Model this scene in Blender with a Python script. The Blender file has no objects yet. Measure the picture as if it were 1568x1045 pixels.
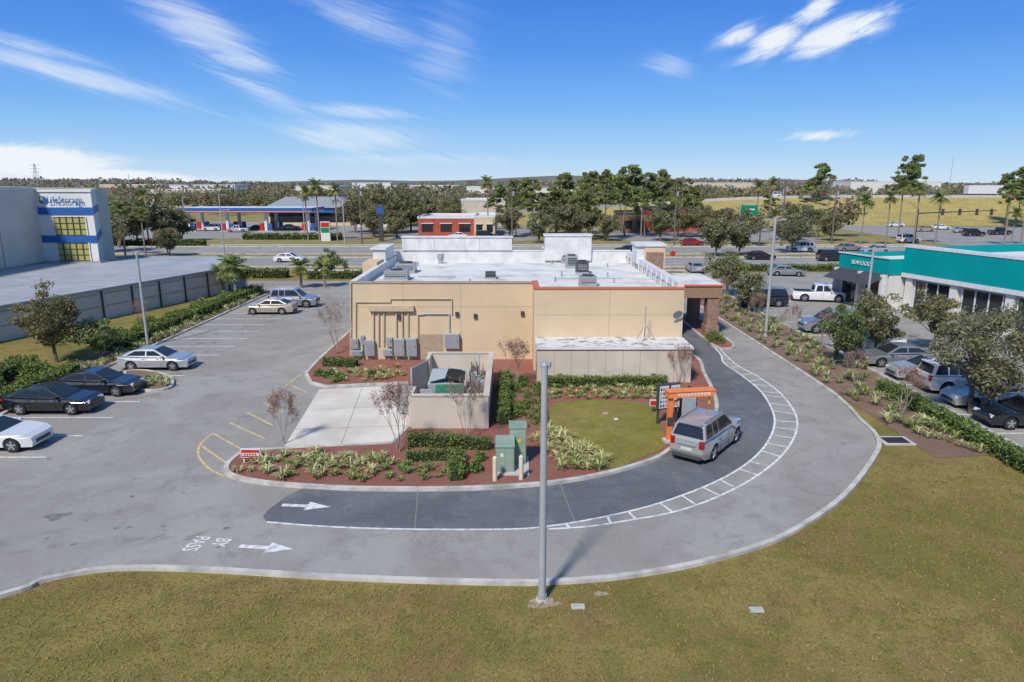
import bpy, math, random
import numpy as np
from mathutils import Vector, Matrix
from mathutils.geometry import tessellate_polygon
random.seed(7)
rad=math.radians
CH=12.4; PITCH=rad(13.06); FP=1045.0
cp,sp=math.cos(PITCH),math.sin(PITCH)
# survey helpers: bearings measured from the drone position converted to metres on the ground
def G(u,v,z=0.0):
    a=(u-784)/FP; b=(522.5-v)/FP
    t=(z-CH)/(-sp+b*cp)
    return (a*t,(cp+b*sp)*t)
def PY(u,v,y):
    a=(u-784)/FP; b=(522.5-v)/FP
    t=y/(cp+b*sp)
    return (a*t, CH+(-sp+b*cp)*t)
scene=bpy.context.scene
COL=scene.collection
# ---------------------------------------------------------------- materials
MATS={}
def newmat(name):
    m=bpy.data.materials.new(name); m.use_nodes=True
    nt=m.node_tree; b=nt.nodes['Principled BSDF']
    MATS[name]=m
    return m,nt,b
def c4(c): return (c[0],c[1],c[2],1)
def noise(nt,scale,detail=5,rough=.6,vec=None,dist=0):
    n=nt.nodes.new('ShaderNodeTexNoise'); n.inputs['Scale'].default_value=scale
    n.inputs['Detail'].default_value=detail; n.inputs['Roughness'].default_value=rough
    n.inputs['Distortion'].default_value=dist
    if vec is None:
        g=nt.nodes.new('ShaderNodeNewGeometry'); vec=g.outputs['Position']
    nt.links.new(vec,n.inputs['Vector']); return n.outputs['Fac']
def mrange(nt,s,a,b,c=0,d=1):
    n=nt.nodes.new('ShaderNodeMapRange'); nt.links.new(s,n.inputs[0])
    for i,x in enumerate((a,b,c,d)): n.inputs[i+1].default_value=x
    return n.outputs[0]
def mixc(nt,f,A,B,mode='MIX'):
    n=nt.nodes.new('ShaderNodeMix'); n.data_type='RGBA'; n.blend_type=mode
    for idx,val in ((0,f),(6,A),(7,B)):
        if isinstance(val,(tuple,list)): n.inputs[idx].default_value=c4(val)
        elif isinstance(val,(float,int)): n.inputs[idx].default_value=val
        else: nt.links.new(val,n.inputs[idx])
    return n.outputs[2]
def bump(nt,b,s,strength,dist=.05):
    n=nt.nodes.new('ShaderNodeBump'); n.inputs['Strength'].default_value=strength; n.inputs['Distance'].default_value=dist
    nt.links.new(s,n.inputs['Height']); nt.links.new(n.outputs[0],b.inputs['Normal'])
def mat(name,col,rough=.8,col2=None,scale=3,metal=0,spec=.3,bmp=0,lo=.35,hi=.65,coat=0):
    m,nt,b=newmat(name)
    b.inputs['Base Color'].default_value=c4(col); b.inputs['Roughness'].default_value=rough
    b.inputs['Metallic'].default_value=metal; b.inputs['Specular IOR Level'].default_value=spec
    b.inputs['Coat Weight'].default_value=coat; b.inputs['Coat Roughness'].default_value=.08
    if col2 is None: col2=tuple(x*.86 for x in col)
    f=noise(nt,scale,3); nt.links.new(mixc(nt,mrange(nt,f,lo,hi),col,col2),b.inputs['Base Color'])
    if bmp: bump(nt,b,noise(nt,scale*12,2),bmp,.02)
    return m
def asphalt(name,c1,c2,c3,st=.5):
    m,nt,b=newmat(name); b.inputs['Roughness'].default_value=.9; b.inputs['Specular IOR Level'].default_value=.2
    A=mixc(nt,mrange(nt,noise(nt,.15,6,.65,dist=.8),.42,.58),c1,c2)
    A=mixc(nt,mrange(nt,noise(nt,.6,7,.75),.5,.7,0,.9),A,c3)
    A=mixc(nt,mrange(nt,noise(nt,.38,5,.6,dist=1.8),.58,.72,0,st),A,tuple(x*.62 for x in c3))
    A=mixc(nt,mrange(nt,noise(nt,3.2,5,.75),.6,.75,0,.35),A,tuple(min(.9,x*1.25) for x in c2))
    A=mixc(nt,mrange(nt,noise(nt,34,2,.6),.35,.7,0,.45),A,tuple(x*.6 for x in c1))
    g=nt.nodes.new('ShaderNodeNewGeometry')
    v=nt.nodes.new('ShaderNodeTexVoronoi'); v.feature='DISTANCE_TO_EDGE'; v.inputs['Scale'].default_value=.13
    n2=nt.nodes.new('ShaderNodeTexNoise'); n2.inputs['Scale'].default_value=.7; n2.inputs['Detail'].default_value=6
    nt.links.new(g.outputs['Position'],n2.inputs['Vector'])
    ad=nt.nodes.new('ShaderNodeVectorMath'); ad.operation='MULTIPLY_ADD'
    nt.links.new(n2.outputs['Color'],ad.inputs[0]); ad.inputs[1].default_value=(4,4,0); nt.links.new(g.outputs['Position'],ad.inputs[2])
    nt.links.new(ad.outputs[0],v.inputs['Vector'])
    A=mixc(nt,mrange(nt,v.outputs['Distance'],0,.005,.3,0),A,tuple(x*.4 for x in c1))
    nt.links.new(A,b.inputs['Base Color']); bump(nt,b,noise(nt,60,2),.3,.01)
    return m
asphalt('asphalt',(.315,.292,.265),(.385,.36,.33),(.26,.24,.22),.55)
asphalt('dark_asphalt',(.125,.132,.145),(.165,.172,.185),(.24,.24,.24),.75)
asphalt('road_asphalt',(.31,.295,.275),(.36,.34,.32),(.27,.255,.24))
def lawn(name,g1,g2,br,ye):
    m,nt,b=newmat(name); b.inputs['Roughness'].default_value=.95; b.inputs['Specular IOR Level'].default_value=.1
    A=mixc(nt,mrange(nt,noise(nt,.17,5,.6,dist=.8),.43,.57),g1,ye)
    A=mixc(nt,mrange(nt,noise(nt,.33,8,.7,dist=.9),.5,.6,0,.85),A,br)
    A=mixc(nt,mrange(nt,noise(nt,.95,8,.8,dist=.4),.47,.62,0,.8),A,g2)
    A=mixc(nt,mrange(nt,noise(nt,2.6,6,.8),.58,.7,0,.7),A,tuple(min(1,x*1.35) for x in br))
    A=mixc(nt,mrange(nt,noise(nt,11,4,.8),.4,.66,0,.65),A,tuple(x*.5 for x in g1))
    A=mixc(nt,mrange(nt,noise(nt,25,3,.8),.52,.72,0,.6),A,tuple(min(1,x*1.4) for x in ye))
    nt.links.new(A,b.inputs['Base Color']); bump(nt,b,noise(nt,20,3,.8),.8,.06)
    return m
lawn('lawn',(.235,.195,.055),(.155,.15,.038),(.31,.19,.09),(.34,.265,.085))
lawn('island_lawn',(.24,.22,.05),(.17,.18,.04),(.30,.22,.085),(.34,.28,.08))
lawn('far_grass',(.30,.255,.10),(.19,.185,.07),(.30,.22,.12),(.40,.33,.14))
lawn('slope_grass',(.42,.33,.11),(.28,.27,.10),(.38,.26,.12),(.52,.40,.14))
def mulch(name,a,b_,c,d):
    m,nt,b=newmat(name); b.inputs['Roughness'].default_value=1
    A=mixc(nt,mrange(nt,noise(nt,9,6,.8),.35,.65),a,b_)
    A=mixc(nt,mrange(nt,noise(nt,34,3,.8),.5,.75,0,.7),A,c)
    A=mixc(nt,mrange(nt,noise(nt,.6,4,.6),.45,.7,0,.75),A,d)
    nt.links.new(A,b.inputs['Base Color']); bump(nt,b,noise(nt,30,4,.8),1,.06)
mulch('mulch',(.40,.13,.09),(.23,.085,.062),(.54,.26,.19),(.30,.19,.14))
mulch('mulch_brown',(.29,.15,.11),(.19,.12,.09),(.40,.28,.21),(.27,.23,.13))
def leafmat(name,c,tr=.25,var=.5):
    m,nt,b=newmat(name); b.inputs['Roughness'].default_value=.7; b.inputs['Specular IOR Level'].default_value=.15
    g=nt.nodes.new('ShaderNodeNewGeometry')
    A=mixc(nt,g.outputs['Random Per Island'],tuple(x*(1-var) for x in c),tuple(x*(1+var) for x in c))
    o=nt.nodes.new('ShaderNodeObjectInfo')
    A=mixc(nt,mrange(nt,o.outputs['Random'],0,1,0,.5),A,(c[0]*1.3,c[1]*1.0,c[2]*.8))
    nt.links.new(A,b.inputs['Base Color'])
    t=nt.nodes.new('ShaderNodeBsdfTranslucent'); nt.links.new(A,t.inputs[0])
    ms=nt.nodes.new('ShaderNodeMixShader'); ms.inputs[0].default_value=tr
    nt.links.new(b.outputs[0],ms.inputs[1]); nt.links.new(t.outputs[0],ms.inputs[2])
    nt.links.new(ms.outputs[0],nt.nodes['Material Output'].inputs[0])
    return m
leafmat('leaf_oak_light',(.29,.29,.165),.38); leafmat('leaf_oak_dark',(.18,.20,.10),.38)
leafmat('leaf_olive',(.25,.24,.145),.38); leafmat('leaf_bright',(.20,.30,.08),.3); leafmat('leaf_hedge',(.155,.225,.065)); leafmat('leaf_hedge_dark',(.095,.14,.048))
leafmat('leaf_pine',(.22,.30,.10),.42); leafmat('leaf_pine_light',(.32,.39,.14),.42); leafmat('leaf_palm',(.23,.28,.10),.35); leafmat('leaf_palm_dry',(.36,.27,.15))
leafmat('leaf_bare',(.40,.26,.21),.3); leafmat('leaf_seed',(.22,.13,.11)); leafmat('blade_light',(.52,.54,.29),.25,.35); leafmat('blade_green',(.23,.31,.10),.25,.4)
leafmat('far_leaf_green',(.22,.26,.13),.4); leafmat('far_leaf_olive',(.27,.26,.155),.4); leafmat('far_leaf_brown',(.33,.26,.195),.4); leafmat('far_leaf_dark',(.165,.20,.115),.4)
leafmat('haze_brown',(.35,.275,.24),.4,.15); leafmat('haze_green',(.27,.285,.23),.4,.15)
leafmat('grass_a',(.32,.255,.085),.2,.3); leafmat('grass_b',(.21,.20,.055),.2,.3); leafmat('grass_c',(.38,.27,.13),.2,.3)
mat('bark',(.22,.185,.15),.95,(.12,.10,.08),6); mat('bark_pale',(.38,.31,.26),.9,(.26,.20,.165),6); mat('bark_palm',(.29,.24,.20),.95,None,8)
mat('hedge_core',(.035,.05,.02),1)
mat('concrete',(.56,.53,.48),.9,(.46,.43,.39),.8,bmp=.2); mat('kerb_concrete',(.57,.54,.49),.9,(.33,.31,.28),1.2,lo=.4,hi=.7)
mat('pad_concrete',(.70,.64,.56),.9,(.55,.49,.42),.4,bmp=.1)
mat('joint',(.28,.25,.22),.9)
mat('white_line',(.74,.74,.72),.7,(.45,.44,.42),3.5,lo=.45,hi=.66); mat('yellow_line',(.74,.52,.18),.7,(.44,.38,.26),3.5,lo=.40,hi=.62)
mat('stucco',(.65,.51,.335),.9,(.59,.46,.30),.35,bmp=.2); mat('stucco_grey',(.62,.54,.445),.9,(.53,.455,.37),.5,bmp=.2)
mat('stucco_joint',(.42,.33,.22),.9); mat('coping_tan',(.42,.33,.23),.6); mat('coping_red',(.66,.16,.08),.5)
mat('roof_white',(.68,.67,.65),.8,(.46,.445,.42),.45,lo=.48,hi=.70); mat('parapet_white',(.72,.71,.70),.75,(.58,.57,.56),1.0)
mat('annex_roof',(.66,.65,.62),.8,(.26,.24,.22),1.6,lo=.5,hi=.66)
mat('stone_brown',(.24,.14,.105),.85,(.34,.22,.165),4); mat('soffit',(.34,.20,.13),.8)
mat('grey_metal',(.38,.39,.40),.5,None,2,metal=.3); mat('grey_box',(.42,.47,.47),.55,None,2); mat('tan_pipe',(.55,.44,.30),.6); mat('dark_metal',(.07,.07,.075),.5); mat('galv',(.46,.47,.48),.45,None,3,metal=.4)
mat('black',(.012,.012,.013),.5); mat('rubber',(.025,.025,.026),.85); mat('rim',(.55,.56,.58),.35,metal=.7)
mat('transformer_green',(.27,.36,.28),.6,(.23,.30,.235),2); mat('bollard_cream',(.72,.62,.43),.7); mat('dumpster_green',(.03,.22,.10),.6,(.05,.13,.08),3)
mat('orange',(.88,.25,.07),.5); mat('red',(.55,.03,.02),.5); mat('white_paint',(.72,.72,.72),.5); mat('blue_paint',(.03,.12,.38),.5); mat('teal',(.0,.31,.31),.6,(.0,.28,.28),.5,spec=.15)
mat('sign_green',(.0,.25,.12),.5); mat('yellow_paint',(.75,.5,.03),.5); mat('brick_red',(.46,.10,.065),.85,(.37,.08,.055),1)
mat('pole_grey',(.40,.41,.42),.5,None,2); mat('wood_pole',(.18,.14,.11),.9)
mat('metal_roof',(.43,.44,.46),.6,(.34,.355,.38),.25,metal=.1); mat('storage_wall',(.62,.57,.49),.85,(.56,.51,.43),.4); mat('storage_white',(.70,.68,.64),.85,(.64,.62,.58),.4)
mat('taillight',(.40,.01,.01),.25,coat=.5); mat('headlight',(.7,.72,.75),.15,coat=.5); mat('plate',(.6,.6,.55),.5)
m,nt,b=newmat('glass_dark'); b.inputs['Base Color'].default_value=(.022,.026,.03,1); b.inputs['Roughness'].default_value=.08; b.inputs['Specular IOR Level'].default_value=.7
m,nt,b=newmat('glass_amber'); b.inputs['Base Color'].default_value=(.42,.38,.12,1); b.inputs['Roughness'].default_value=.15
def paint(name,c,metal=.3):
    m,nt,b=newmat(name); b.inputs['Base Color'].default_value=c4(c); b.inputs['Metallic'].default_value=metal
    b.inputs['Coat Weight'].default_value=1; b.inputs['Coat Roughness'].default_value=.05
    f=noise(nt,2.5,2); nt.links.new(mrange(nt,f,.3,.7,.28,.42),b.inputs['Roughness'])
paint('p_silver',(.50,.51,.52),.4); paint('p_black',(.014,.015,.018),.2); paint('p_navy',(.024,.028,.038),.3); paint('p_white',(.72,.72,.72),0); paint('p_tan',(.46,.41,.33),.3); paint('p_grey',(.28,.30,.32),.4); paint('p_warm',(.46,.44,.41),.4); paint('p_red',(.38,.02,.02),.2)
# ---------------------------------------------------------------- mesh builder
class MB:
    def __init__(s): s.v=[];s.f=[];s.m=[];s.names=[];s.n=0
    def mi(s,name):
        if name not in s.names: s.names.append(name)
        return s.names.index(name)
    def add(s,vs,fs,mname):
        k=s.mi(mname); o=s.n
        s.v.extend([tuple(p) for p in vs]); s.n+=len(vs)
        for f in fs: s.f.append(tuple(i+o for i in f)); s.m.append(k)
    def box(s,x0,x1,y0,y1,z0,z1,m):
        s.add([(x0,y0,z0),(x1,y0,z0),(x1,y1,z0),(x0,y1,z0),(x0,y0,z1),(x1,y0,z1),(x1,y1,z1),(x0,y1,z1)],
          [(3,2,1,0),(4,5,6,7),(0,1,5,4),(1,2,6,5),(2,3,7,6),(3,0,4,7)],m)
    def obox(s,c,size,rz,m,rx=0,ry=0):
        R=Matrix.Rotation(rz,3,'Z')@Matrix.Rotation(ry,3,'Y')@Matrix.Rotation(rx,3,'X'); c=Vector(c); hx,hy,hz=[q/2 for q in size]
        vs=[c+R@Vector(p) for p in [(-hx,-hy,-hz),(hx,-hy,-hz),(hx,hy,-hz),(-hx,hy,-hz),(-hx,-hy,hz),(hx,-hy,hz),(hx,hy,hz),(-hx,hy,hz)]]
        s.add(vs,[(3,2,1,0),(4,5,6,7),(0,1,5,4),(1,2,6,5),(2,3,7,6),(3,0,4,7)],m)
    def tube(s,p0,p1,r0,r1,n,m,caps=True):
        p0=Vector(p0);p1=Vector(p1);d=(p1-p0)
        if d.length<1e-6:return
        d.normalize(); a=d.orthogonal().normalized(); b=d.cross(a)
        vs=[]
        for p,r in ((p0,r0),(p1,r1)):
            for i in range(n):
                t=2*math.pi*i/n; vs.append(p+a*(r*math.cos(t))+b*(r*math.sin(t)))
        fs=[(i,(i+1)%n,n+(i+1)%n,n+i) for i in range(n)]
        if caps: fs+= [tuple(range(n-1,-1,-1)),tuple(range(n,2*n))]
        s.add(vs,fs,m)
    def poly(s,pts,z,m):
        vs=[Vector((p[0],p[1],z)) for p in pts]
        tr=tessellate_polygon([vs]); fs=[]
        for t in tr:
            a,b,c=[vs[i] for i in t]
            if (b-a).cross(c-a).z<0: t=(t[0],t[2],t[1])
            fs.append(tuple(t))
        s.add(vs,fs,m)
    def prism(s,pts,z0,z1,m,mtop=None):
        s.poly(pts,z1,mtop or m); n=len(pts)
        vs=[(p[0],p[1],z0) for p in pts]+[(p[0],p[1],z1) for p in pts]
        s.add(vs,[(i,(i+1)%n,n+(i+1)%n,n+i) for i in range(n)],m)
    def strip(s,pts,w,z,m,closed=False):
        L,R=offs(pts,w/2,closed); n=len(pts)
        vs=[(p[0],p[1],z) for p in L]+[(p[0],p[1],z) for p in R]
        rng=range(n if closed else n-1)
        s.add(vs,[(n+i,n+(i+1)%n,(i+1)%n,i) for i in rng],m)
    def kerb(s,pts,w,z0,z1,m,closed=False):
        L,R=offs(pts,w/2,closed); n=len(pts)
        vs=[(p[0],p[1],z1) for p in L]+[(p[0],p[1],z1) for p in R]+[(p[0],p[1],z0) for p in L]+[(p[0],p[1],z0) for p in R]
        fs=[]
        for i in range(n if closed else n-1):
            j=(i+1)%n
            fs+=[(n+i,n+j,j,i),(i,j,2*n+j,2*n+i),(3*n+i,3*n+j,n+j,n+i)]
        s.add(vs,fs,m)
    def quads(s,V,k_arr,names):
        n=len(V); o=s.n; s.v.extend(map(tuple,V.reshape(-1,3).tolist())); s.n+=4*n
        idx=(np.arange(4*n).reshape(-1,4)+o).tolist(); s.f.extend(map(tuple,idx))
        ks=[s.mi(x) for x in names]; s.m.extend([ks[k] for k in k_arr])
    def mesh(s,name):
        me=bpy.data.meshes.new(name); me.from_pydata(s.v,[],s.f)
        for x in s.names: me.materials.append(MATS[x])
        me.polygons.foreach_set('material_index',s.m); me.update(); return me
    def obj(s,name,parent=None,loc=(0,0,0),rz=0,bevel=0,smooth=None):
        me=s.mesh(name); o=bpy.data.objects.new(name,me); COL.objects.link(o); o.location=loc; o.rotation_euler=(0,0,rz)
        if parent: o.parent=parent
        if smooth is not None:
            me.shade_smooth(); me.set_sharp_from_angle(angle=rad(smooth))
        if bevel:
            b=o.modifiers.new('bevel','BEVEL'); b.width=bevel; b.segments=2; b.limit_method='ANGLE'; b.angle_limit=rad(32)
        return o
def offs(pts,h,closed):
    n=len(pts); L=[];R=[]
    for i in range(n):
        a=pts[(i-1)%n] if (closed or i>0) else pts[i]; b=pts[(i+1)%n] if (closed or i<n-1) else pts[i]
        dx,dy=b[0]-a[0],b[1]-a[1]; l=math.hypot(dx,dy) or 1; nx,ny=-dy/l,dx/l
        L.append((pts[i][0]+nx*h,pts[i][1]+ny*h)); R.append((pts[i][0]-nx*h,pts[i][1]-ny*h))
    return L,R
def smooth(pts,k=6,closed=False):
    n=len(pts); out=[]
    for i in range(n if closed else n-1):
        p0=pts[(i-1)%n] if closed or i>0 else pts[i]; p1=pts[i]; p2=pts[(i+1)%n]; p3=pts[(i+2)%n] if closed or i+2<n else p2
        for j in range(k):
            t=j/k; out.append(tuple(.5*((2*p1[q])+(-p0[q]+p2[q])*t+(2*p0[q]-5*p1[q]+4*p2[q]-p3[q])*t*t+(-p0[q]+3*p1[q]-3*p2[q]+p3[q])*t**3) for q in (0,1)))
    if not closed: out.append(tuple(pts[-1]))
    return out
def root(name,loc=(0,0,0),rz=0):
    e=bpy.data.objects.new(name,None); COL.objects.link(e); e.location=loc; e.rotation_euler=(0,0,rz); e.empty_display_size=.5; return e
def one(name,fn,**k):
    mb=MB(); fn(mb); return mb.obj(name,**k)
# ---------------------------------------------------------------- camera, light, sky
cam=bpy.data.cameras.new('camera'); co=bpy.data.objects.new('camera',cam); COL.objects.link(co)
co.location=(0,0,CH); co.rotation_euler=(math.pi/2-PITCH,0,0); cam.lens=24; cam.sensor_width=36; cam.clip_end=20000
scene.camera=co
S=Vector((-.34,-.66,.80)).normalized()
sl=bpy.data.lights.new('sun','SUN'); sl.energy=4.1; sl.angle=rad(7); sl.color=(1,.95,.87)
so=bpy.data.objects.new('sun',sl); COL.objects.link(so); so.rotation_euler=S.to_track_quat('Z','Y').to_euler()
w=bpy.data.worlds.new('World'); scene.world=w; w.use_nodes=True; nt=w.node_tree; bg=nt.nodes['Background']
sky=nt.nodes.new('ShaderNodeTexSky'); sky.sky_type='NISHITA'; sky.sun_disc=False
sky.sun_elevation=math.asin(S.z); sky.sun_rotation=math.atan2(S.x,S.y)%(2*math.pi); sky.altitude=10; sky.air_density=1.0; sky.dust_density=.3; sky.ozone_density=3.0
tc=nt.nodes.new('ShaderNodeTexCoord'); sx=nt.nodes.new('ShaderNodeSeparateXYZ'); nt.links.new(tc.outputs['Generated'],sx.inputs[0])
def M(op,a,b=0.0,c=0.0):
    n=nt.nodes.new('ShaderNodeMath'); n.operation=op
    for i,v in enumerate((a,b,c)):
        if isinstance(v,(int,float)): n.inputs[i].default_value=v
        else: nt.links.new(v,n.inputs[i])
    return n.outputs[0]
cr=nt.nodes.new('ShaderNodeValToRGB'); nt.links.new(sx.outputs[2],cr.inputs[0]); el=cr.color_ramp.elements
for i,(p,c) in enumerate(((0,(.58,.76,.93)),(.04,(.36,.62,.94)),(.10,(.17,.45,.93)),(.17,(.075,.30,.86)),(.24,(.04,.22,.78)),(.5,(.06,.22,.55)),(1,(.06,.18,.42)))):
    e_=el[i] if i<2 else el.new(p)
    e_.position=p; e_.color=c4(c)
sc=nt.nodes.new('ShaderNodeVectorMath'); sc.operation='SCALE'; nt.links.new(cr.outputs[0],sc.inputs[0]); sc.inputs['Scale'].default_value=8.2
skm=nt.nodes.new('ShaderNodeMix'); skm.data_type='RGBA'; skm.inputs[0].default_value=.9; nt.links.new(sky.outputs[0],skm.inputs[6]); nt.links.new(sc.outputs[0],skm.inputs[7])
gx=M('DIVIDE',sx.outputs[0],M('MAXIMUM',sx.outputs[1],.05)); gz=M('DIVIDE',sx.outputs[2],M('MAXIMUM',sx.outputs[1],.05))
def nz_(ang,sxx,szz,off):
    ca,sa=math.cos(rad(ang)),math.sin(rad(ang))
    cb=nt.nodes.new('ShaderNodeCombineXYZ'); nt.links.new(M('MULTIPLY',M('ADD',M('MULTIPLY',gx,ca),M('MULTIPLY',gz,sa)),sxx),cb.inputs[0]); nt.links.new(M('MULTIPLY',M('SUBTRACT',M('MULTIPLY',gz,ca),M('MULTIPLY',gx,sa)),szz),cb.inputs[1]); cb.inputs[2].default_value=off
    n=nt.nodes.new('ShaderNodeTexNoise'); n.inputs['Scale'].default_value=1; n.inputs['Detail'].default_value=6; n.inputs['Roughness'].default_value=.66; n.inputs['Distortion'].default_value=1.0
    nt.links.new(cb.outputs[0],n.inputs['Vector']); return n.outputs['Fac']
NA=nz_(-18,6,60,1.3); NB=nz_(22,13,60,5.1); NC=nz_(0,11,34,8.7)
def grp(L,N_,lo,hi,top):
    # cloud cover = noise thresholded by a soft regional mask, so edges fray into streaks
    tot=None
    for u,v,a,b,ang,dens in L:
        aa=(u-784)/FP; bb=(522.5-v)/FP; Y=cp+bb*sp; cx=aa/Y; cz=(-sp+bb*cp)/Y
        ca,sa=math.cos(rad(ang)),math.sin(rad(ang))
        dx=M('SUBTRACT',gx,cx); dz=M('SUBTRACT',gz,cz)
        p=M('MULTIPLY_ADD',dx,ca*FP/a,M('MULTIPLY',dz,sa*FP/a)); q=M('MULTIPLY_ADD',dz,ca*FP/b,M('MULTIPLY',dx,-sa*FP/b))
        k=M('MULTIPLY',M('POWER',2.718,M('MULTIPLY',M('MULTIPLY_ADD',p,p,M('MULTIPLY',q,q)),-1.0)),dens)
        tot=k if tot is None else M('MAXIMUM',tot,k)
    k=nt.nodes.new('ShaderNodeMapRange'); k.interpolation_type='SMOOTHSTEP'
    nt.links.new(M('ADD',M('MULTIPLY',tot,.55),N_),k.inputs[0]); k.inputs[1].default_value=lo; k.inputs[2].default_value=hi; k.inputs[4].default_value=1.0
    return M('MULTIPLY',M('MULTIPLY',k.outputs[0],M('MINIMUM',M('MULTIPLY',tot,1.6),1.0)),top)
ta=grp([(310,48,120,36,-28,.85),(365,92,70,18,-12,.8),(110,112,230,20,-14,.75),(60,75,150,14,-14,.7),(550,172,90,13,-4,.8),(540,208,120,26,-3,.8),(400,140,120,18,-25,.6),(600,245,200,12,0,.55),(680,80,60,80,-10,.5),(560,30,140,30,-20,.55),(1025,100,40,20,-10,.6)],NA,.48,1.15,.62)
tb_=grp([(1285,52,80,20,20,1.1),(1185,64,50,20,28,1.0),(1245,18,44,16,30,.85),(1130,55,38,14,20,.8),(1252,208,50,9,5,.85)],NB,.55,1.05,.95)
tcc=grp([(40,250,130,24,-2,1.5),(150,270,160,13,-3,1.3)],NC,.5,1.0,.95)
tot=M('MAXIMUM',M('MAXIMUM',ta,tb_),tcc)
mx=nt.nodes.new('ShaderNodeMix'); mx.data_type='RGBA'; nt.links.new(tot,mx.inputs[0]); nt.links.new(skm.outputs[2],mx.inputs[6]); mx.inputs[7].default_value=(7.3,7.7,8.1,1)
nt.links.new(mx.outputs[2],bg.inputs['Color']); bg.inputs['Strength'].default_value=.12
w.cycles.sampling_method='MANUAL'; w.cycles.sample_map_resolution=512
scene.view_settings.view_transform='Standard'; scene.view_settings.look='None'; scene.view_settings.exposure=0
# ---------------------------------------------------------------- ground
one('ground',lambda m:m.poly([(-4000,-300),(4000,-300),(4000,9000),(-4000,9000)],0,'far_grass'))
one('lawn',lambda m:m.poly([(-60,-20),(60,-20),(60,40),(24.2,40),(24.2,100),(-40,100),(-60,60)],.004,'lawn'))
bot=[(-40,10),(-27,12.5),(-21,15.2)]+[G(*p) for p in [(0,915),(60,893),(120,880),(180,873),(260,873),(350,877),(500,886),(650,892),(780,895),(840,894),(930,888),(1020,875),(1100,857),(1180,832),(1240,800),(1290,763),(1325,722),(1345,690)]]
bots=smooth(bot,5)
rt=[G(1345,678),G(1337,663),(18.6,34.5),(19.2,38),(19.4,44),(19.4,78),(20.5,80)]
rts=smooth([bot[-1]]+rt,4)[1:]
lot=bots+rts+[(60,80),(60,88),(-60,88),(-60,80),(-28.5,80),(-27.8,79),(-27.8,20),(-40,18)]
one('parking_lot',lambda m:m.poly(lot,.008,'asphalt'))
one('kerb',lambda m:m.kerb(bots+rts,.2,0,.13,'kerb_concrete'))
one('kerb',lambda m:m.kerb([(-60,79.9),(-28.6,79.9),(-27.9,79),(-27.9,19)],.2,0,.13,'kerb_concrete'))
def road(m):
    m.box(-500,500,103,116,-.1,.02,'road_asphalt'); m.box(-500,500,122,136,-.1,.02,'road_asphalt')
    for y in (103.4,115.6,122.4,135.6): m.box(-500,500,y-.08,y+.08,.02,.026,'white_line')
    for y in (107.5,111.7,127,131.4):
        for i in range(-30,30): m.box(i*12,i*12+3,y-.07,y+.07,.02,.026,'white_line')
    m.box(90,112,136,400,-.1,.018,'road_asphalt'); m.box(-21,-12,88,103,-.1,.018,'road_asphalt')
one('main_road',road)
def rk(m):
    for y in (102.7,116.3,121.7,136.3): m.box(-500,500,y-.15,y+.15,0,.15,'kerb_concrete')
    m.box(-300,300,98,99.6,0,.03,'concrete'); m.box(-300,80,139.5,141.2,0,.03,'concrete')
one('road_kerb',rk)
one('gas_station_lot',lambda m:m.poly([(-110,156),(-35,156),(-33,225),(-118,225)],.02,'road_asphalt'))
one('far_parking_lot',lambda m:(m.poly([(-28,150),(5,150),(8,200),(-30,200)],.02,'road_asphalt'),m.poly([(22,150),(70,150),(70,190),(22,190)],.02,'road_asphalt'),m.poly([(112,150),(190,150),(190,196),(112,196)],.02,'road_asphalt')))
one('neighbour_parking_lot',lambda m:m.poly([(24.4,20),(120,20),(120,96),(24.4,96)],.010,'asphalt'))
one('kerb',lambda m:m.kerb([(24.3,20),(24.3,96)],.2,0,.13,'kerb_concrete'))
def rl(m):
    for i in range(20):
        y=27+i*2.85; m.box(24.6,29.6,y-.05,y+.05,.010,.014,'white_line')
    for i in range(9):
        x=27+i*2.8; m.box(x-.05,x+.05,72,77,.010,.014,'white_line')
one('parking_stall_lines',rl)
inner=smooth([G(*p) for p in [(408,800),(500,807),(620,811),(780,811),(850,805),(930,791),(1010,771),(1090,741),(1140,713),(1170,685),(1185,655),(1183,630),(1165,600),(1135,575),(1108,556)]]+[(15.6,51),(15.6,66)],5)
outer=smooth([G(*p) for p in [(840,811),(900,807),(960,798),(1030,785),(1090,765),(1150,735),(1195,700),(1218,665),(1218,635),(1195,603),(1160,577),(1125,557)]]+[(16.0,52)],5)
isl=[G(*p) for p in [(350,712),(347,722),(358,732),(400,741),(470,747),(560,751),(700,751),(800,746),(860,740),(930,727),(1000,706),(1030,688),(1065,665),(1092,642),(1097,622),(1090,598),(1077,572),(1067,550)]]+[(12.2,52),(11.9,56),(11.9,67.5)]
isls=smooth(isl,4)
lane=inner[::-1]+[G(403,792),G(410,782),G(440,760)]+[G(465,748)]+isls[16:]
def lanef(m):
    m.poly(lane,.012,'dark_asphalt')
    for a,b in (((635,812),(640,752)),((880,800),(858,742))): m.strip([G(*a),G(*b)],.035,.0135,'joint')
one('drive_through_lane',lanef)
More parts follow.
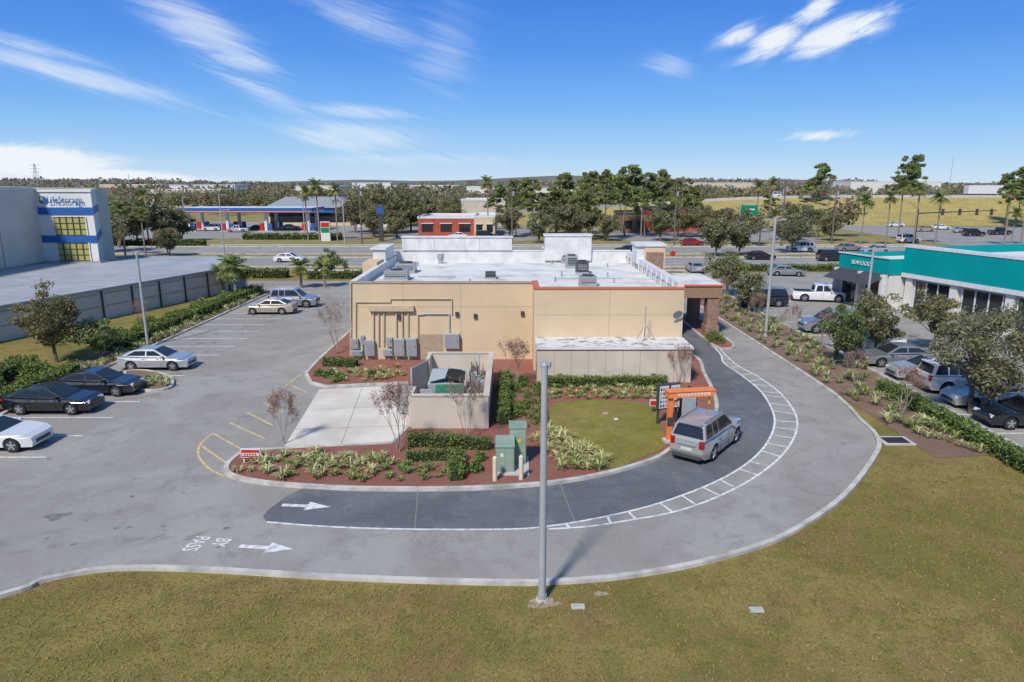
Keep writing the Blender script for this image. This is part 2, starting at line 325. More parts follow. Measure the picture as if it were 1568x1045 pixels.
def lines(m):
    m.strip(inner[:80],.11,.017,'white_line'); m.strip(outer,.11,.017,'white_line')
    def arc(P):
        d=[0]
        for i in range(1,len(P)): d.append(d[-1]+math.dist(P[i],P[i-1]))
        return d
    do=arc(outer)
    s=1.0
    while s<do[-1]-1:
        i=max(k for k in range(len(do)) if do[k]<=s); p=outer[i]
        q=min(inner,key=lambda t:math.dist(t,p))
        if math.dist(p,q)>.25: m.strip([p,q],.10,.0175,'white_line')
        s+=1.4
    def arrow(u0,v0,u1,v1):
        a=Vector(G(u0,v0)); b=Vector(G(u1,v1)); d=(b-a).normalized(); n=Vector((-d.y,d.x)); hl=.95
        c=b-d*hl
        m.poly([a+n*.11,a-n*.11,c-n*.11,c+n*.11],.018,'white_line'); m.poly([c+n*.36,c-n*.36,b],.0185,'white_line')
    arrow(432,774,506,777); arrow(367,837,450,842)
one('lane_markings',lines)
def stalls(m):
    for i in range(19):
        y=29.6+i*2.75
        if y>77: break
        m.box(-27.6,-21.6,y-.05,y+.05,.009,.013,'white_line')
one('parking_stall_lines',stalls)
def yel(m):
    P=lambda L:smooth([G(*p) for p in L],5)
    m.strip(P([(345,731),(318,716),(304,697),(308,680),(326,664)]),.12,.016,'yellow_line')
    for a,b in [((326,664),(372,690)),((352,648),(405,672)),((378,632),(418,652)),((404,617),(432,632)),((425,603),(452,615)),((445,590),(470,602)),((310,684),(350,712))]:
        m.strip([G(*a),G(*b)],.11,.0165,'yellow_line')
    m.strip([G(420,605),G(462,573)],.1,.015,'yellow_line')
one('hatch_markings',yel)
mat('stain',(.22,.205,.19),.9,(.17,.155,.145),5); mat('lane_stain',(.09,.095,.105),.8,(.13,.135,.14),4)
def stains(m):
    rr=random.Random(12)
    def blob(x,y,r,z,mm,sx=1.0):
        n=14; ph=rr.uniform(0,6); m.poly([(x+sx*r*math.cos(k*6.283/n)*(1+.3*math.sin(2*k*6.283/n+ph)+rr.uniform(-.15,.15)),y+r*math.sin(k*6.283/n)*(1+.3*math.sin(3*k*6.283/n+ph)+rr.uniform(-.15,.15))) for k in range(n)],z,mm)
    for i in range(15):
        y=31+i*2.75
        for k in range(2): blob(-24+rr.uniform(-1.2,1.2),y+rr.uniform(-.5,.5),rr.uniform(.08,.24),.0095+.0006*k,'stain')
    for i in range(26):
        u=rr.uniform(60,420); v=rr.uniform(640,860); x,y=G(u,v); blob(x,y,rr.uniform(.03,.11),.0095,'stain')
    x,y=G(88,790); blob(x,y,.28,.0095,'stain',1.9); x,y=G(84,796); blob(x,y,.12,.0102,'stain',1.6)
    for i in range(7): blob(24.6+4*rr.random(),30+i*6.5,rr.uniform(.1,.25),.0115,'stain')
one('oil_stains',stains)
mt=MATS['white_line']
for txt,u,v in (('PASS',300,833),('BY',338,831)):
    c=bpy.data.curves.new('lettering','FONT'); c.body=txt; c.size=.78; c.align_x='CENTER'; c.align_y='CENTER'; c.offset=.012; c.materials.append(mt)
    o=bpy.data.objects.new('road_lettering',c); COL.objects.link(o); x,y=G(u,v); o.location=(x,y,.018); o.rotation_euler=(0,0,rad(-96)); o.scale=(.62,1,1)
island=isls+[(-11.3,67.5),(-13.8,70),(-13.8,47)]+[G(469,574),G(476,588),G(500,594),G(622,588),G(626,655),G(600,682),G(430,690),G(372,694)]
def islf(m):
    m.poly(island,.12,'mulch'); m.kerb(island,.22,0,.15,'kerb_concrete',closed=True)
one('planting_island',islf)
gl=smooth([G(*p,.12) for p in [(843,622),(880,614),(940,614),(1000,622),(1008,645),(1019,682),(985,700),(935,718),(905,694),(870,670),(843,655)]],4,True)
one('island_lawn',lambda m:m.poly(gl,.135,'island_lawn'))
def pad(m):
    P=[G(*p) for p in [(489,597),(622,590),(626,655),(600,682),(432,690)]]; m.poly(P,.014,'pad_concrete')
    for a,b in [((470,628),(612,622)),((450,658),(626,652)),((555,593),(520,688))]: m.strip([G(*a),G(*b)],.03,.018,'joint')
one('concrete_pad',pad)
def si(m):
    P=smooth([G(*p) for p in [(192,572),(205,592),(225,600),(256,597),(265,588),(258,578),(225,570)]],4,True)
    m.poly(P,.12,'mulch_brown'); m.kerb(P,.18,0,.15,'kerb_concrete',closed=True)
one('parking_island',si)
def ci(m):
    P=smooth([(16.2,50.5),(17.2,51.5),(17.4,56),(17.4,63),(16.4,64),(15.7,62),(15.6,55),(15.7,51.5)],4,True)
    m.poly(P,.12,'mulch'); m.kerb(P,.18,0,.15,'kerb_concrete',closed=True)
one('canopy_island',ci)
one('side_bed',lambda m:(m.poly([(19.6,29.5),(24.2,30),(24.2,96),(19.6,78)],.02,'mulch_brown'),m.poly([(-31.0,30),(-28,30),(-28,79),(-31.0,79)],.02,'mulch_brown')))
def drain(m):
    x,y=G(1370,676); m.box(x-.75,x+.75,y-.55,y+.55,0,.06,'concrete')
    m.box(x-.55,x+.55,y-.38,y+.38,.06,.065,'black')
    for i in range(8): m.box(x-.55+i*.15,x-.5+i*.15,y-.38,y+.38,.065,.08,'dark_metal')
one('storm_drain',drain)
for u,v in ((885,930),(1158,935)):
    x,y=G(u,v); one('utility_cover',lambda m:(m.box(x-.2,x+.2,y-.11,y+.11,0,.05,'concrete'),m.box(x-.16,x+.16,y-.08,y+.08,.05,.055,'grey_box')))
for u,v in ((927,637),(943,646)):
    x,y=G(u,v); one('utility_cover',lambda m:m.tube((x,y,.1),(x,y,.17),.2 if u<940 else .13,.18 if u<940 else .12,14,'coping_tan' if u<940 else 'white_paint'))
def bs(m):
    rr=random.Random(2)
    for u,v,a in ((832,924,.5),(921,909,.22),(1290,690,.2)):
        x,y=G(u,v); m.poly([(x+a*math.cos(k*.5236)*rr.uniform(.7,1.2),y+a*.6*math.sin(k*.5236)*rr.uniform(.7,1.2)) for k in range(12)],.006,'bare_soil')
mat('bare_soil',(.40,.32,.24),.95,(.28,.21,.14),5)
one('bare_soil_patch',bs)
# ---------------------------------------------------------------- restaurant
R=root('restaurant_building')
YB=47.2; YR=44.2; YC=41.4; YF=65.5; XL=-11.3; XR=11.27; XM=1.45; ZP=5.58; ZR=5.0
def walls(m):
    m.box(XL,XM,YB,YB+.3,0,ZP,'stucco'); m.box(XM,XR,YR,YR+.3,0,ZP+.05,'stucco')
    m.box(XM,XM+.3,YR+.3,YB+.3,0,ZP+.05,'stucco'); m.box(XR-.3,XR,YR+.3,YF,0,ZP+.02,'stucco'); m.box(XL,XL+.3,YB+.3,YF,0,ZP,'stucco')
    m.box(XL+.3,XR-.3,YF-.3,YF,0,6.05,'stucco')
walls(mb:=MB()); mb.obj('walls',R)
def rf(m):
    m.poly([(XL+.3,YB+.3),(XM+.3,YB+.3),(XM+.3,YR+.3),(XR-.3,YR+.3),(XR-.3,YF-.3),(XL+.3,YF-.3)],ZR,'roof_white')
    for i in range(6): m.box(XL+.4,XR-.4,49+i*2.8,49.06+i*2.8,ZR,ZR+.02,'parapet_white')
one('roof',rf,parent=R)
def cop(m):
    m.box(XL-.06,XM-.06,YB-.06,YB+.36,ZP,ZP+.1,'coping_tan'); m.box(XM-.06,XR+.06,YR-.06,YR+.36,ZP+.05,ZP+.15,'coping_red')
    m.box(XM-.06,XM+.36,YR+.36,YB+.36,ZP+.05,ZP+.15,'coping_red'); m.box(XL-.06,XL+.36,YB+.36,YF,ZP,ZP+.1,'parapet_white')
    m.box(XL+.31,XL+.33,YB+.36,YF-.3,ZR,ZP,'parapet_white'); m.box(XR-.33,XR-.31,YR+.36,YF-.3,ZR,ZP,'parapet_white')
    m.box(XR-.4,XR+.06,YR+.36,YF,ZP+.02,ZP+.45,'parapet_white')
    for i in range(11): m.box(XR-.46,XR-.4,YR+1.5+i*1.8,YR+1.7+i*1.8,ZR,ZP+.42,'parapet_white')
    m.box(XL+.3,XR-.4,YF-.36,YF-.31,ZR,6.05,'parapet_white'); m.box(XL,XR,YF-.4,YF+.06,6.05,6.15,'parapet_white')
one('parapet_coping',cop,parent=R)
def fp(m):
    m.box(-10.4,0,YF-.5,YF+.3,6.15,7.35,'parapet_white'); m.box(-10.5,.1,YF-.6,YF+.4,7.35,7.45,'parapet_white')
    for i in range(8): m.box(-10.2+i*1.42,-10.14+i*1.42,YF-.53,YF-.5,6.15,7.35,'roof_white')
    m.box(3.1,7.5,YF-.7,YF+1.2,5.2,7.5,'parapet_white'); m.box(3.0,7.6,YF-.8,YF+1.3,7.5,7.62,'parapet_white')
    m.box(XL-.9,XL+.2,YF-5.5,YF-1.2,5.0,6.7,'parapet_white'); m.box(XL-1.2,XL,YF-8.5,YF-5.5,4.2,5.9,'stucco')
    m.box(XL-1.1,XL+.3,YF-5.7,YF-1.0,6.7,6.82,'parapet_white')
    m.box(11.35,13.1,58.6,61.2,0,7.1,'stucco'); m.box(10.7,11.34,58.7,61.1,5.6,7.05,'parapet_white'); m.box(10.6,13.2,58.5,61.3,7.1,7.3,'parapet_white')
    m.box(11.5,12.95,58.5,58.6,4.6,6.6,'stone_brown')
one('raised_parapets',fp,parent=R)
def can(m):
    m.box(11.35,17.1,55,61.9,3.25,4.2,'soffit'); m.box(11.3,17.2,54.9,62,4.2,4.34,'coping_red'); m.box(11.4,17.1,55,61.9,4.34,4.37,'roof_white')
    for x in (16.0,13.0): m.box(x,x+.95,55.1,56.05,.1,3.25,'stone_brown')
    m.box(16,16.95,60.6,61.6,.1,3.25,'stone_brown'); m.box(15.9,17.05,55,56.15,.1,.9,'stone_brown')
one('drive_through_canopy',can,parent=R)
def cool(m):
    m.box(1.57,11.26,YC,YR-.01,0,2.3,'stucco_grey'); m.box(1.5,11.33,YC-.07,YR-.01,2.3,2.42,'annex_roof'); m.box(1.5,11.33,YC-.1,YC-.07,2.27,2.43,'parapet_white')
    for i in range(1,9): 
        x=1.57+i*1.077; m.box(x-.015,x+.015,YC-.006,YC,.1,2.27,'stucco_joint')
one('cold_store_annex',cool,parent=R)
def jt(m):
    for x in (-7.6,-3.6): m.box(x-.015,x+.015,YB-.006,YB,.1,ZP,'stucco_joint')
    m.box(XL,XM,YB-.006,YB,3.9,3.93,'stucco_joint')
    m.box(6.4,6.43,YR-.006,YR,2.45,ZP,'stucco_joint'); m.box(XM,XR,YR-.0055,YR,3.9,3.93,'stucco_joint')
    x0,z0=PY(642,542,YB); x1,z1=PY(678,512,YB); m.box(x0,x1,YB-.03,YB,.1,z1,'stucco_joint'); m.box(x0+.08,x1-.08,YB-.05,YB-.03,.1,z1-.08,'coping_tan')
    for u,v in ((612,486),(728,484),(700,481),(800,480)):
        x,z=PY(u,v,YB); m.box(x-.12,x+.12,YB-.16,YB,z-.15,z+.15,'dark_metal')
    def pipe(L,r=.045,mm='tan_pipe',y=YB-.08):
        P=[PY(u,v,y) for u,v in L]
        for a,b in zip(P,P[1:]): m.tube((a[0],y,a[1]),(b[0],y,b[1]),r,r,8,mm)
    x0,z0=PY(566,476,YB); x1,z1=PY(634,468,YB); m.box(x0,x1,YB-.3,YB,z0,z1,'tan_pipe')
    for u in (572,580,588,607,616,625): pipe([(u,476),(u,530)],.06)
    pipe([(640,520),(640,482),(650,482)],.05); pipe([(645,481),(688,481),(688,512)],.05,'grey_box')
    pipe([(545,520),(545,463),(598,463)],.04); pipe([(598,463),(598,458),(692,458),(692,482)],.04)
    pipe([(537,434),(537,545)],.06)
    # wall-mounted cabinets and meters
    for u0,v0,u1,v1,d in ((539,519,548,534,.22),(539,537,555,552,.3),(560,521,573,545,.3),(587,535,601,550,.3),(605,519,619,552,.35),(624,518,638,553,.4),(681,511,703,533,.35),(552,514,557,528,.15),(592,517,600,531,.2)):
        x0,z0=PY(u0,v1,YB-.2); x1,z1=PY(u1,v0,YB-.2); z0=max(z0,.45)
        m.box(x0,x1,YB-.05-d,YB-.05,z0,z1,'grey_box'); m.box(x0+.04,x1-.04,YB-.065-d,YB-.05-d,z0+.05,z1-.05,'grey_metal'); m.box(x1-.1,x1-.06,YB-.09-d,YB-.065-d,(z0+z1)/2,(z0+z1)/2+.12,'dark_metal')
        m.tube(((x0+x1)/2,YB-.12,.1),((x0+x1)/2,YB-.12,z0),.045,.045,8,'galv')
one('wall_equipment',jt,parent=R)
def rtu(m):
    def unit(u,v,w,d,h,mm,fan=True):
        x,y=G(u,v,ZR); m.box(x-w/2,x+w/2,y,y+d,ZR+.15,ZR+h,mm); m.box(x-w/2-.05,x+w/2+.05,y-.05,y+d+.05,ZR,ZR+.15,'galv')
        m.box(x-w/2+.1,x+w/2-.1,y-.02,y,ZR+.3,ZR+h-.15,'dark_metal')
        for k in range(4): m.box(x-w/2+.1,x+w/2-.1,y-.03,y-.02,ZR+.36+k*(h-.5)/4,ZR+.4+k*(h-.5)/4,'galv')
        if fan: m.tube((x,y+d/2,ZR+h),(x,y+d/2,ZR+h+.1),min(w,d)*.35,min(w,d)*.35,16,'dark_metal')
    unit(606,430,1.8,1.3,.75,'grey_metal'); unit(620,419,1.6,1.6,.8,'galv'); unit(751,428,.8,.8,.55,'dark_metal',False)
    unit(876,412,1.0,1.5,1.1,'galv'); unit(892,420,1.0,1.2,1.0,'dark_metal'); unit(901,440,1.2,1.2,.75,'grey_metal'); unit(868,404,1.0,1.0,.6,'galv')
    x,y=G(675,404,ZR); m.tube((x,y,ZR),(x,y,ZR+.5),.25,.25,12,'galv'); m.tube((x,y,ZR+.5),(x,y,ZR+.9),.34,.28,12,'grey_metal')
    for u,v in ((640,408),(850,432),(930,425),(930,410),(845,405),(720,435),(940,434),(860,424)):
        x,y=G(u,v,ZR); m.tube((x,y,ZR),(x,y,ZR+.4),.07,.07,8,'galv')
    for u,v,l in ((640,425,3),(850,428,2.2),(905,428,2.5)):
        x,y=G(u,v,ZR); m.tube((x,y,ZR+.1),(x+l,y,ZR+.1),.04,.04,6,'galv')
    x=8.6;y=YR-1
    m.tube((x,y,2.4),(x,y,4.7),.035,.03,6,'galv')
    for a in (0,2.1,4.2): m.tube((x,y,3.5),(x+.7*math.cos(a),y+.7*math.sin(a),2.43),.03,.03,6,'galv')
    m.tube((10.8,YR-.15,3.6),(10.8,YR-.3,4.0),.03,.03,6,'galv'); m.tube((10.82,YR-.42,4.0),(10.8,YR-.34,4.05),.33,.3,14,'grey_metal')
one('rooftop_equipment',rtu,parent=R)
E=root('dumpster_enclosure')
def enc(m):
    z=1.85
    m.box(-5.15,-1.2,33.1,33.32,0,z,'stucco_grey'); m.box(-1.42,-1.2,33.32,42.2,0,z,'stucco_grey'); m.box(-5.3,-1.42,42.0,42.2,0,z,'stucco_grey'); m.box(-5.3,-5.08,40.6,42.0,0,z,'stucco_grey'); m.box(-5.3,-5.08,33.32,34.8,0,z,'stucco_grey')
    m.box(-5.2,-1.15,33.05,33.37,z,z+.06,'stucco_grey'); m.box(-1.47,-1.15,33.37,42.25,z,z+.06,'stucco_grey'); m.box(-5.35,-1.47,41.95,42.25,z,z+.06,'stucco_grey')
    m.box(-5.0,-1.45,33.4,41.95,.12,.16,'concrete')
    for x0,y0,x1,y1 in ((-5.2,34.8,-6.2,35.6),(-5.2,40.6,-5.9,38.6)):
        a=math.atan2(y1-y0,x1-x0); L=math.hypot(x1-x0,y1-y0); m.obox(((x0+x1)/2,(y0+y1)/2,1.0),(L,.06,1.6),a,'grey_metal')
        for k in (0,1): m.obox((x0+(x1-x0)*k,y0+(y1-y0)*k,1.0),(.08,.1,1.7),a,'galv')
        for z_ in (.25,1.75): m.obox(((x0+x1)/2,(y0+y1)/2,z_),(L,.1,.08),a,'galv')
one('enclosure_walls',enc,parent=E)
def dump(m):
    m.add([(-4.6,37.0,.3),(-2.9,37.0,.3),(-2.9,39.2,.3),(-4.6,39.2,.3),(-4.75,36.8,1.35),(-2.75,36.8,1.35),(-2.75,39.3,1.6),(-4.75,39.3,1.6)],[(3,2,1,0),(0,1,5,4),(1,2,6,5),(2,3,7,6),(3,0,4,7),(4,5,6,7)],'grey_box')
    m.obox((-4.2,38,1.62),(.95,2.3,.05),0,'grey_box',ry=-.25); m.obox((-3.2,38,1.58),(.95,2.3,.05),0,'black',ry=.12)
    m.obox((-3.35,35.1,.8),(1.5,1.6,1.2),.05,'dumpster_green'); m.obox((-3.35,35.1,1.45),(1.55,1.7,.06),.05,'dumpster_green',rx=.18)
    m.obox((-4.6,35.0,.8),(.7,1.4,1.3),.1,'galv')
one('dumpster',dump,parent=E)
def junk(m):
    rr=random.Random(3)
    for i in range(22):
        x=rr.uniform(-2.5,-1.7); y=rr.uniform(36.3,41.5); zz=rr.uniform(.3,.9)
        m.obox((x,y,zz+.1),(rr.uniform(.2,.5),rr.uniform(.2,.6),rr.uniform(.5,1.1)),rr.uniform(-.3,.3),rr.choice(['grey_metal','galv','tan_pipe','dark_metal','grey_box','wood_pole']),rx=rr.uniform(-.1,.1))
    for i in range(26):
        x=rr.uniform(-2.6,-1.6); y=rr.uniform(34.2,41.6); m.tube((x,y,.2),(x+rr.uniform(-.3,.1),y+rr.uniform(-.3,.3),rr.uniform(1.3,2.1)),.03,.03,6,rr.choice(['galv','tan_pipe','white_paint','dark_metal']))
    m.tube((-2.2,34.5,1.9),(-1.6,36.5,1.95),.04,.04,6,'tan_pipe')
one('stored_items',junk,parent=E)
def tr(m):
    m.box(-.75,.75,27.3,29.3,.05,.2,'concrete')
    m.box(-.7,.1,27.5,28.4,.2,1.35,'transformer_green'); m.add([(-.72,27.45,1.35),(.12,27.45,1.35),(.12,28.42,1.55),(-.72,28.42,1.55),(.12,28.42,1.35),(-.72,28.42,1.35)],[(0,1,2,3),(1,4,2),(3,5,0)],'transformer_green')
    m.box(-.1,.62,28.42,29.2,.2,1.85,'transformer_green'); m.box(-.14,.66,28.38,29.24,1.85,1.93,'transformer_green')
    m.box(-.66,.06,27.485,27.5,.3,1.25,'transformer_green'); m.box(-.31,-.29,27.475,27.485,.3,1.3,'joint'); m.box(.15,.6,28.405,28.42,.3,1.75,'transformer_green')
    m.box(-.5,-.36,27.47,27.484,.9,1.05,'white_paint'); m.box(.25,.4,28.39,28.404,1.2,1.35,'yellow_paint')
one('transformer_cabinet',tr,bevel=.015)
for u,v in ((758,740),(798,738)):
    x,y=G(u,v); one('bollard',lambda m:(m.tube((x,y,.1),(x,y,1.15),.1,.1,14,'bollard_cream'),m.tube((x,y,1.15),(x,y,1.22),.1,.04,14,'bollard_cream')),smooth=40)
x,y=G(1023,680)
def oc(m):
    m.box(-.11,.11,-.11,.11,.1,2.4,'orange'); m.box(-.2,2.15,-.24,.24,2.4,2.68,'orange'); m.box(-.24,2.19,-.28,.28,2.68,2.72,'orange')
    m.box(-.25,.25,-.25,.25,.1,.25,'concrete'); m.box(.25,1.9,-.247,-.24,2.48,2.60,'white_paint')
    for i in range(9): m.box(.32+i*.17,.42+i*.17,-.251,-.247,2.5,2.58,'orange')
    m.obox((.35,0,2.2),(.75,.1,.1),0,'orange',ry=-.75)
    m.box(-.16,.16,-.16,-.111,1.0,1.4,'dark_metal')
    m.box(1.95,2.02,-.05,.05,1.95,2.4,'yellow_paint')
one('order_canopy',oc,loc=(x,y,0),rz=rad(10),bevel=.02)
x,y=G(1020,652)
def mbd(m):
    for q in (-.5,.55,1.3): m.box(q-.05,q+.05,0,.1,.1,2.0,'dark_metal')
    for i,(a,b,t,zz) in enumerate(((-.6,.02,2.25,.9),(.06,.68,2.25,.9),(.74,1.7,1.75,.3))):
        m.box(a,b,-.12,.12,zz,t,'dark_metal' if i<2 else 'black')
        if i<2:
            m.box(a+.05,b-.05,-.135,-.12,zz+.08,t-.08,'white_paint')
            for r in range(5):
                for c in range(3): m.box(a+.09+c*.15,a+.19+c*.15,-.14,-.135,zz+.14+r*.22,zz+.28+r*.22,['dark_metal','blue_paint','coping_tan','joint'][(r+c+i)%4])
        else:
            m.box(a+.06,b-.06,-.135,-.12,zz+.1,t-.1,'grey_box')
one('menu_board',mbd,loc=(x,y,.05),rz=rad(18),bevel=.01)
x,y=G(1000,635)
one('directional_sign',lambda m:(m.box(-.04,.04,-.03,.03,.1,.8,'dark_metal'),m.box(-.22,.22,-.04,.04,.5,.85,'white_paint'),m.box(-.18,.18,-.05,-.04,.54,.8,'red')),loc=(x,y,0))
x,y=G(386,712)
def es(m):
    m.box(-.36,-.3,-.03,.03,.05,.7,'white_paint'); m.box(.3,.36,-.03,.03,.05,.7,'white_paint'); m.box(-.45,.45,-.06,.06,.36,.78,'white_paint'); m.box(-.41,.41,-.068,-.06,.40,.74,'red'); m.box(-.38,.38,-.072,-.068,.46,.60,'white_paint')
    for i in range(5): m.box(-.3+i*.12,-.22+i*.12,-.076,-.072,.49,.57,'red')
one('directional_sign',es,loc=(x,y,0))
# ---------------------------------------------------------------- lamps & poles
def lamp(name,x,y,h,r=.13,arm=.5,rz=0,n=2,conc=True):
    def f(m):
        m.tube((0,0,0),(0,0,.06),.20,.19,18,'concrete'); m.tube((0,0,.06),(0,0,.22),r*1.4,r*1.25,14,'galv')
        m.tube((0,0,.2),(0,0,h),r,r*.8,14,'pole_grey')
        m.tube((0,0,h),(0,0,h+.1),r*.9,.03,14,'pole_grey')
        for k in range(n):
            s=1 if k==0 else -1
            m.tube((0,0,h-.15),(s*arm,0,h-.08),.04,.04,8,'pole_grey'); m.obox((s*(arm+.12),0,h-.05),(.42,.28,.12),0,'pole_grey'); m.obox((s*(arm+.12),0,h-.12),(.34,.2,.03),0,'headlight')
    return one(name,f,loc=(x,y,0),rz=rz,smooth=40)
x,y=G(830,918); lamp('street_lamp',x,y,7.4,.115,.1,rz=rad(80),n=1)
lamp('street_lamp',-28.4,51.8,7.2,.11,.3,rz=rad(200),n=1)
x,y=G(1172,515); lamp('street_lamp',x,y,9.6,.13,.5,n=2)
x,y=G(1308,490); lamp('street_lamp',x+1,y,6.6,.12,.5,n=1)
for u,d,h in ((345,150,10),(530,140,9),(345,118,8),(1190,150,11),(290,170,9),(470,165,9)):
    lamp('street_lamp',(u-784)/FP*d*1.0,d,h,.13,1.3,n=1)
def upole(x,y,h):
    def f(m):
        m.tube((0,0,0),(0,0,h),.18,.12,8,'wood_pole'); m.box(-1.2,1.2,-.06,.06,h-.9,h-.75,'wood_pole'); m.tube((.3,0,h-2.2),(.3,0,h-1.3),.22,.22,10,'galv')
        for s in (-1.1,-.5,.5,1.1): m.tube((s,0,h-.75),(s,0,h-.5),.05,.04,6,'grey_box')
    one('utility_pole',f,loc=(x,y,0))
for x,y,h in ((33,140,12),(66,142,12),(54,138,13),(0,143,12),(-31,142,12)): upole(x,y,h)
# ---------------------------------------------------------------- storage building (left)
SB=root('self_storage_building')
def tow(m):
    F=lambda e:[(-58,85-e),(-51.3+e,85-e),(-60+e,101),(-66,101)]
    m.prism(F(0),0,11.3,'storage_white'); m.prism(F(.15),11.3,11.6,'storage_white')
    m.box(-95,-58,50,100,0,11.7,'storage_wall')
    for z in (5.2,8.6): m.prism(F(.12),z,z+.85,'blue_paint')
    m.box(-95,-57.9,49.9,84.8,11.7,11.95,'storage_white')
    for y in range(54,84,6): m.box(-58,-57.97,y,y+.12,0,11.7,'stucco_joint')
    m.box(-57.98,-57.9,60,62,3,4,'dark_metal'); m.box(-57.98,-57.9,74,76,9,9.5,'dark_metal')
one('storage_walls',tow,parent=SB)
def win(m):
    for z0 in (6.1,2.95):
        m.box(-56.3,-52.3,84.93,84.99,z0,z0+2.2,'glass_amber')
        for i in range(6): m.box(-56.35+i*.8,-56.22+i*.8,84.86,84.93,z0-.05,z0+2.25,'white_paint' if i in(0,5) else 'dark_metal')
        for k in range(4): m.box(-56.3,-52.3,84.87,84.93,z0+k*.72-.03,z0+k*.72+.04,'dark_metal')
one('windows',win,parent=SB)
def logo(m):
    m.tube((-57.15,84.9,10.35),(-57.15,84.8,10.35),.45,.45,20,'blue_paint'); m.tube((-57.3,84.8,10.45),(-57.3,84.77,10.45),.2,.2,14,'yellow_paint')
one('sign_disc',logo,parent=SB)
c=bpy.data.curves.new('sign_text','FONT'); c.body='LifeStorage'; c.size=1.05; c.extrude=.02; c.space_character=1.05; c.materials.append(MATS['blue_paint'])
o=bpy.data.objects.new('sign_text',c); COL.objects.link(o); o.parent=SB; o.location=(-56.55,84.72,10.0); o.rotation_euler=(math.pi/2,0,0); o.scale=(.86,1.05,1)
LS=root('storage_unit_building')
A=(-32.8,78.5); D=(-46.2,36)
def low(m):
    P=[A,(-38,91),(-51,91),(-51,84.6),(-57.9,84.6),(-57.9,36),D]
    m.prism(P[::-1],0,2.7,'storage_wall','metal_roof')
    m.kerb(P,.3,2.7,2.9,'grey_metal',closed=True)
    e=Vector((D[0]-A[0],D[1]-A[1])); L=e.length; e.normalize(); n=Vector((-e.y,e.x)); n=n if n.x>0 else -n; a=math.atan2(e.y,e.x)
    k=0
    while k<L:
        p=Vector(A)+e*k; q=p+n*.1
        m.obox((q.x,q.y,1.35),(.12,.12,2.7),a,'dark_metal'); 
        if k+3.2<L:
            c=p+e*1.7+n*.03; m.obox((c.x,c.y,1.25),(2.7,.08,.05),a,'stucco_joint'); m.obox((c.x,c.y,2.4),(2.7,.08,.05),a,'stucco_joint')
        k+=3.4
    nn=Vector((-.954,.3))
    for k in range(23):
        p=Vector(A)+e*(k*1.7); q=p+nn*min(14,57+p.x-2); c=(p+q)/2; m.obox((c.x,c.y,2.72),((q-p).length-1,.06,.05),math.atan2(nn.y,nn.x),'grey_metal')
one('storage_units',low,parent=LS)
# ---------------------------------------------------------------- teal building (right)
TB=root('retail_store_building')
F0=Vector((38.2,66.0)); F1=Vector((46.5,34.0)); e=(F1-F0).normalized(); nrm=Vector((-e.y,e.x)); nrm=nrm if nrm.x>0 else -nrm; ang=math.atan2(e.y,e.x)
def P2(s,d): return F0+e*s+nrm*d
def slab(m,s0,s1,d0,d1,z0,z1,mm):
    pts=[P2(*q) for q in ((s0,d0),(s1,d0),(s1,d1),(s0,d1))]
    ar=sum(pts[i].x*pts[(i+1)%4].y-pts[(i+1)%4].x*pts[i].y for i in range(4))
    if ar<0: pts=pts[::-1]
    m.prism([(p.x,p.y) for p in pts],z0,z1,mm)
def tb(m):
    slab(m,0,33,0.4,26,0,5.6,'storage_white'); slab(m,-.2,33,-.25,.4,3.9,6.35,'teal'); slab(m,-.3,33,-.3,.5,6.35,6.6,'white_paint'); slab(m,-.2,33,-.3,.4,3.5,3.9,'white_paint')
    slab(m,-.2,0,.4,26,5.4,6.35,'teal'); slab(m,0,33,25.6,26,5.6,6.5,'white_paint')
    slab(m,.5,32.8,.5,25.5,5.6,5.65,'roof_white')
    for s in (0,5,10.4,15.6,20.8,26,31.5): slab(m,s+.15,s+.9,-.05,.4,0,3.5,'storage_white')
    slab(m,-7,-.3,-1.6,14,0,4.7,'storage_white'); slab(m,-7.1,-.3,-1.8,-1.6,3.7,5.2,'teal'); slab(m,-.3,-.21,-1.8,3,3.7,5.2,'teal'); slab(m,-7.2,-.35,-1.9,-1.81,5.2,5.35,'white_paint')
    slab(m,-7,-6.8,-1.6,14,4.7,5.2,'teal'); slab(m,-6.8,-.3,13.7,14,4.7,5.2,'teal')
    for s in (-7,-3.6,-.6): slab(m,s,s+.3,-2.4,-1.81,0,3.7,'white_paint')
    for d in (8,16):
        slab(m,6,9,d,d+2,5.65,6.9,'galv'); slab(m,18,21,d,d+2,5.65,6.7,'grey_metal')
one('store_walls',tb,parent=TB)
def tg(m):
    for s0 in (1,6.2,11.4,16.6,21.8,27):
        slab(m,s0,s0+4,.3,.39,.2,3.2,'glass_dark')
        for k in (0,1.3,2.6,3.9): slab(m,s0+k,s0+k+.1,.22,.3,.2,3.2,'white_paint')
    for s0 in (-6.4,-3.1): slab(m,s0,s0+2.3,-1.66,-1.6,.2,2.9,'glass_dark')
    a,b=P2(-6.9,-1.85),P2(-.3,-1.85); c_,d=P2(-.3,-3.8),P2(-6.9,-3.8)
    m.add([(a.x,a.y,3.75),(b.x,b.y,3.75),(c_.x,c_.y,2.75),(d.x,d.y,2.75)],[(0,1,2,3)],'dark_metal')
one('store_windows',tg,parent=TB)
c=bpy.data.curves.new('store_sign','FONT'); c.body='SEAFOOD'; c.size=.6; c.extrude=.03; c.materials.append(MATS['white_paint'])
o=bpy.data.objects.new('store_sign',c); COL.objects.link(o); o.parent=TB; p=P2(-5.2,-1.86); o.location=(p.x,p.y,4.25); o.rotation_euler=(math.pi/2,0,ang)
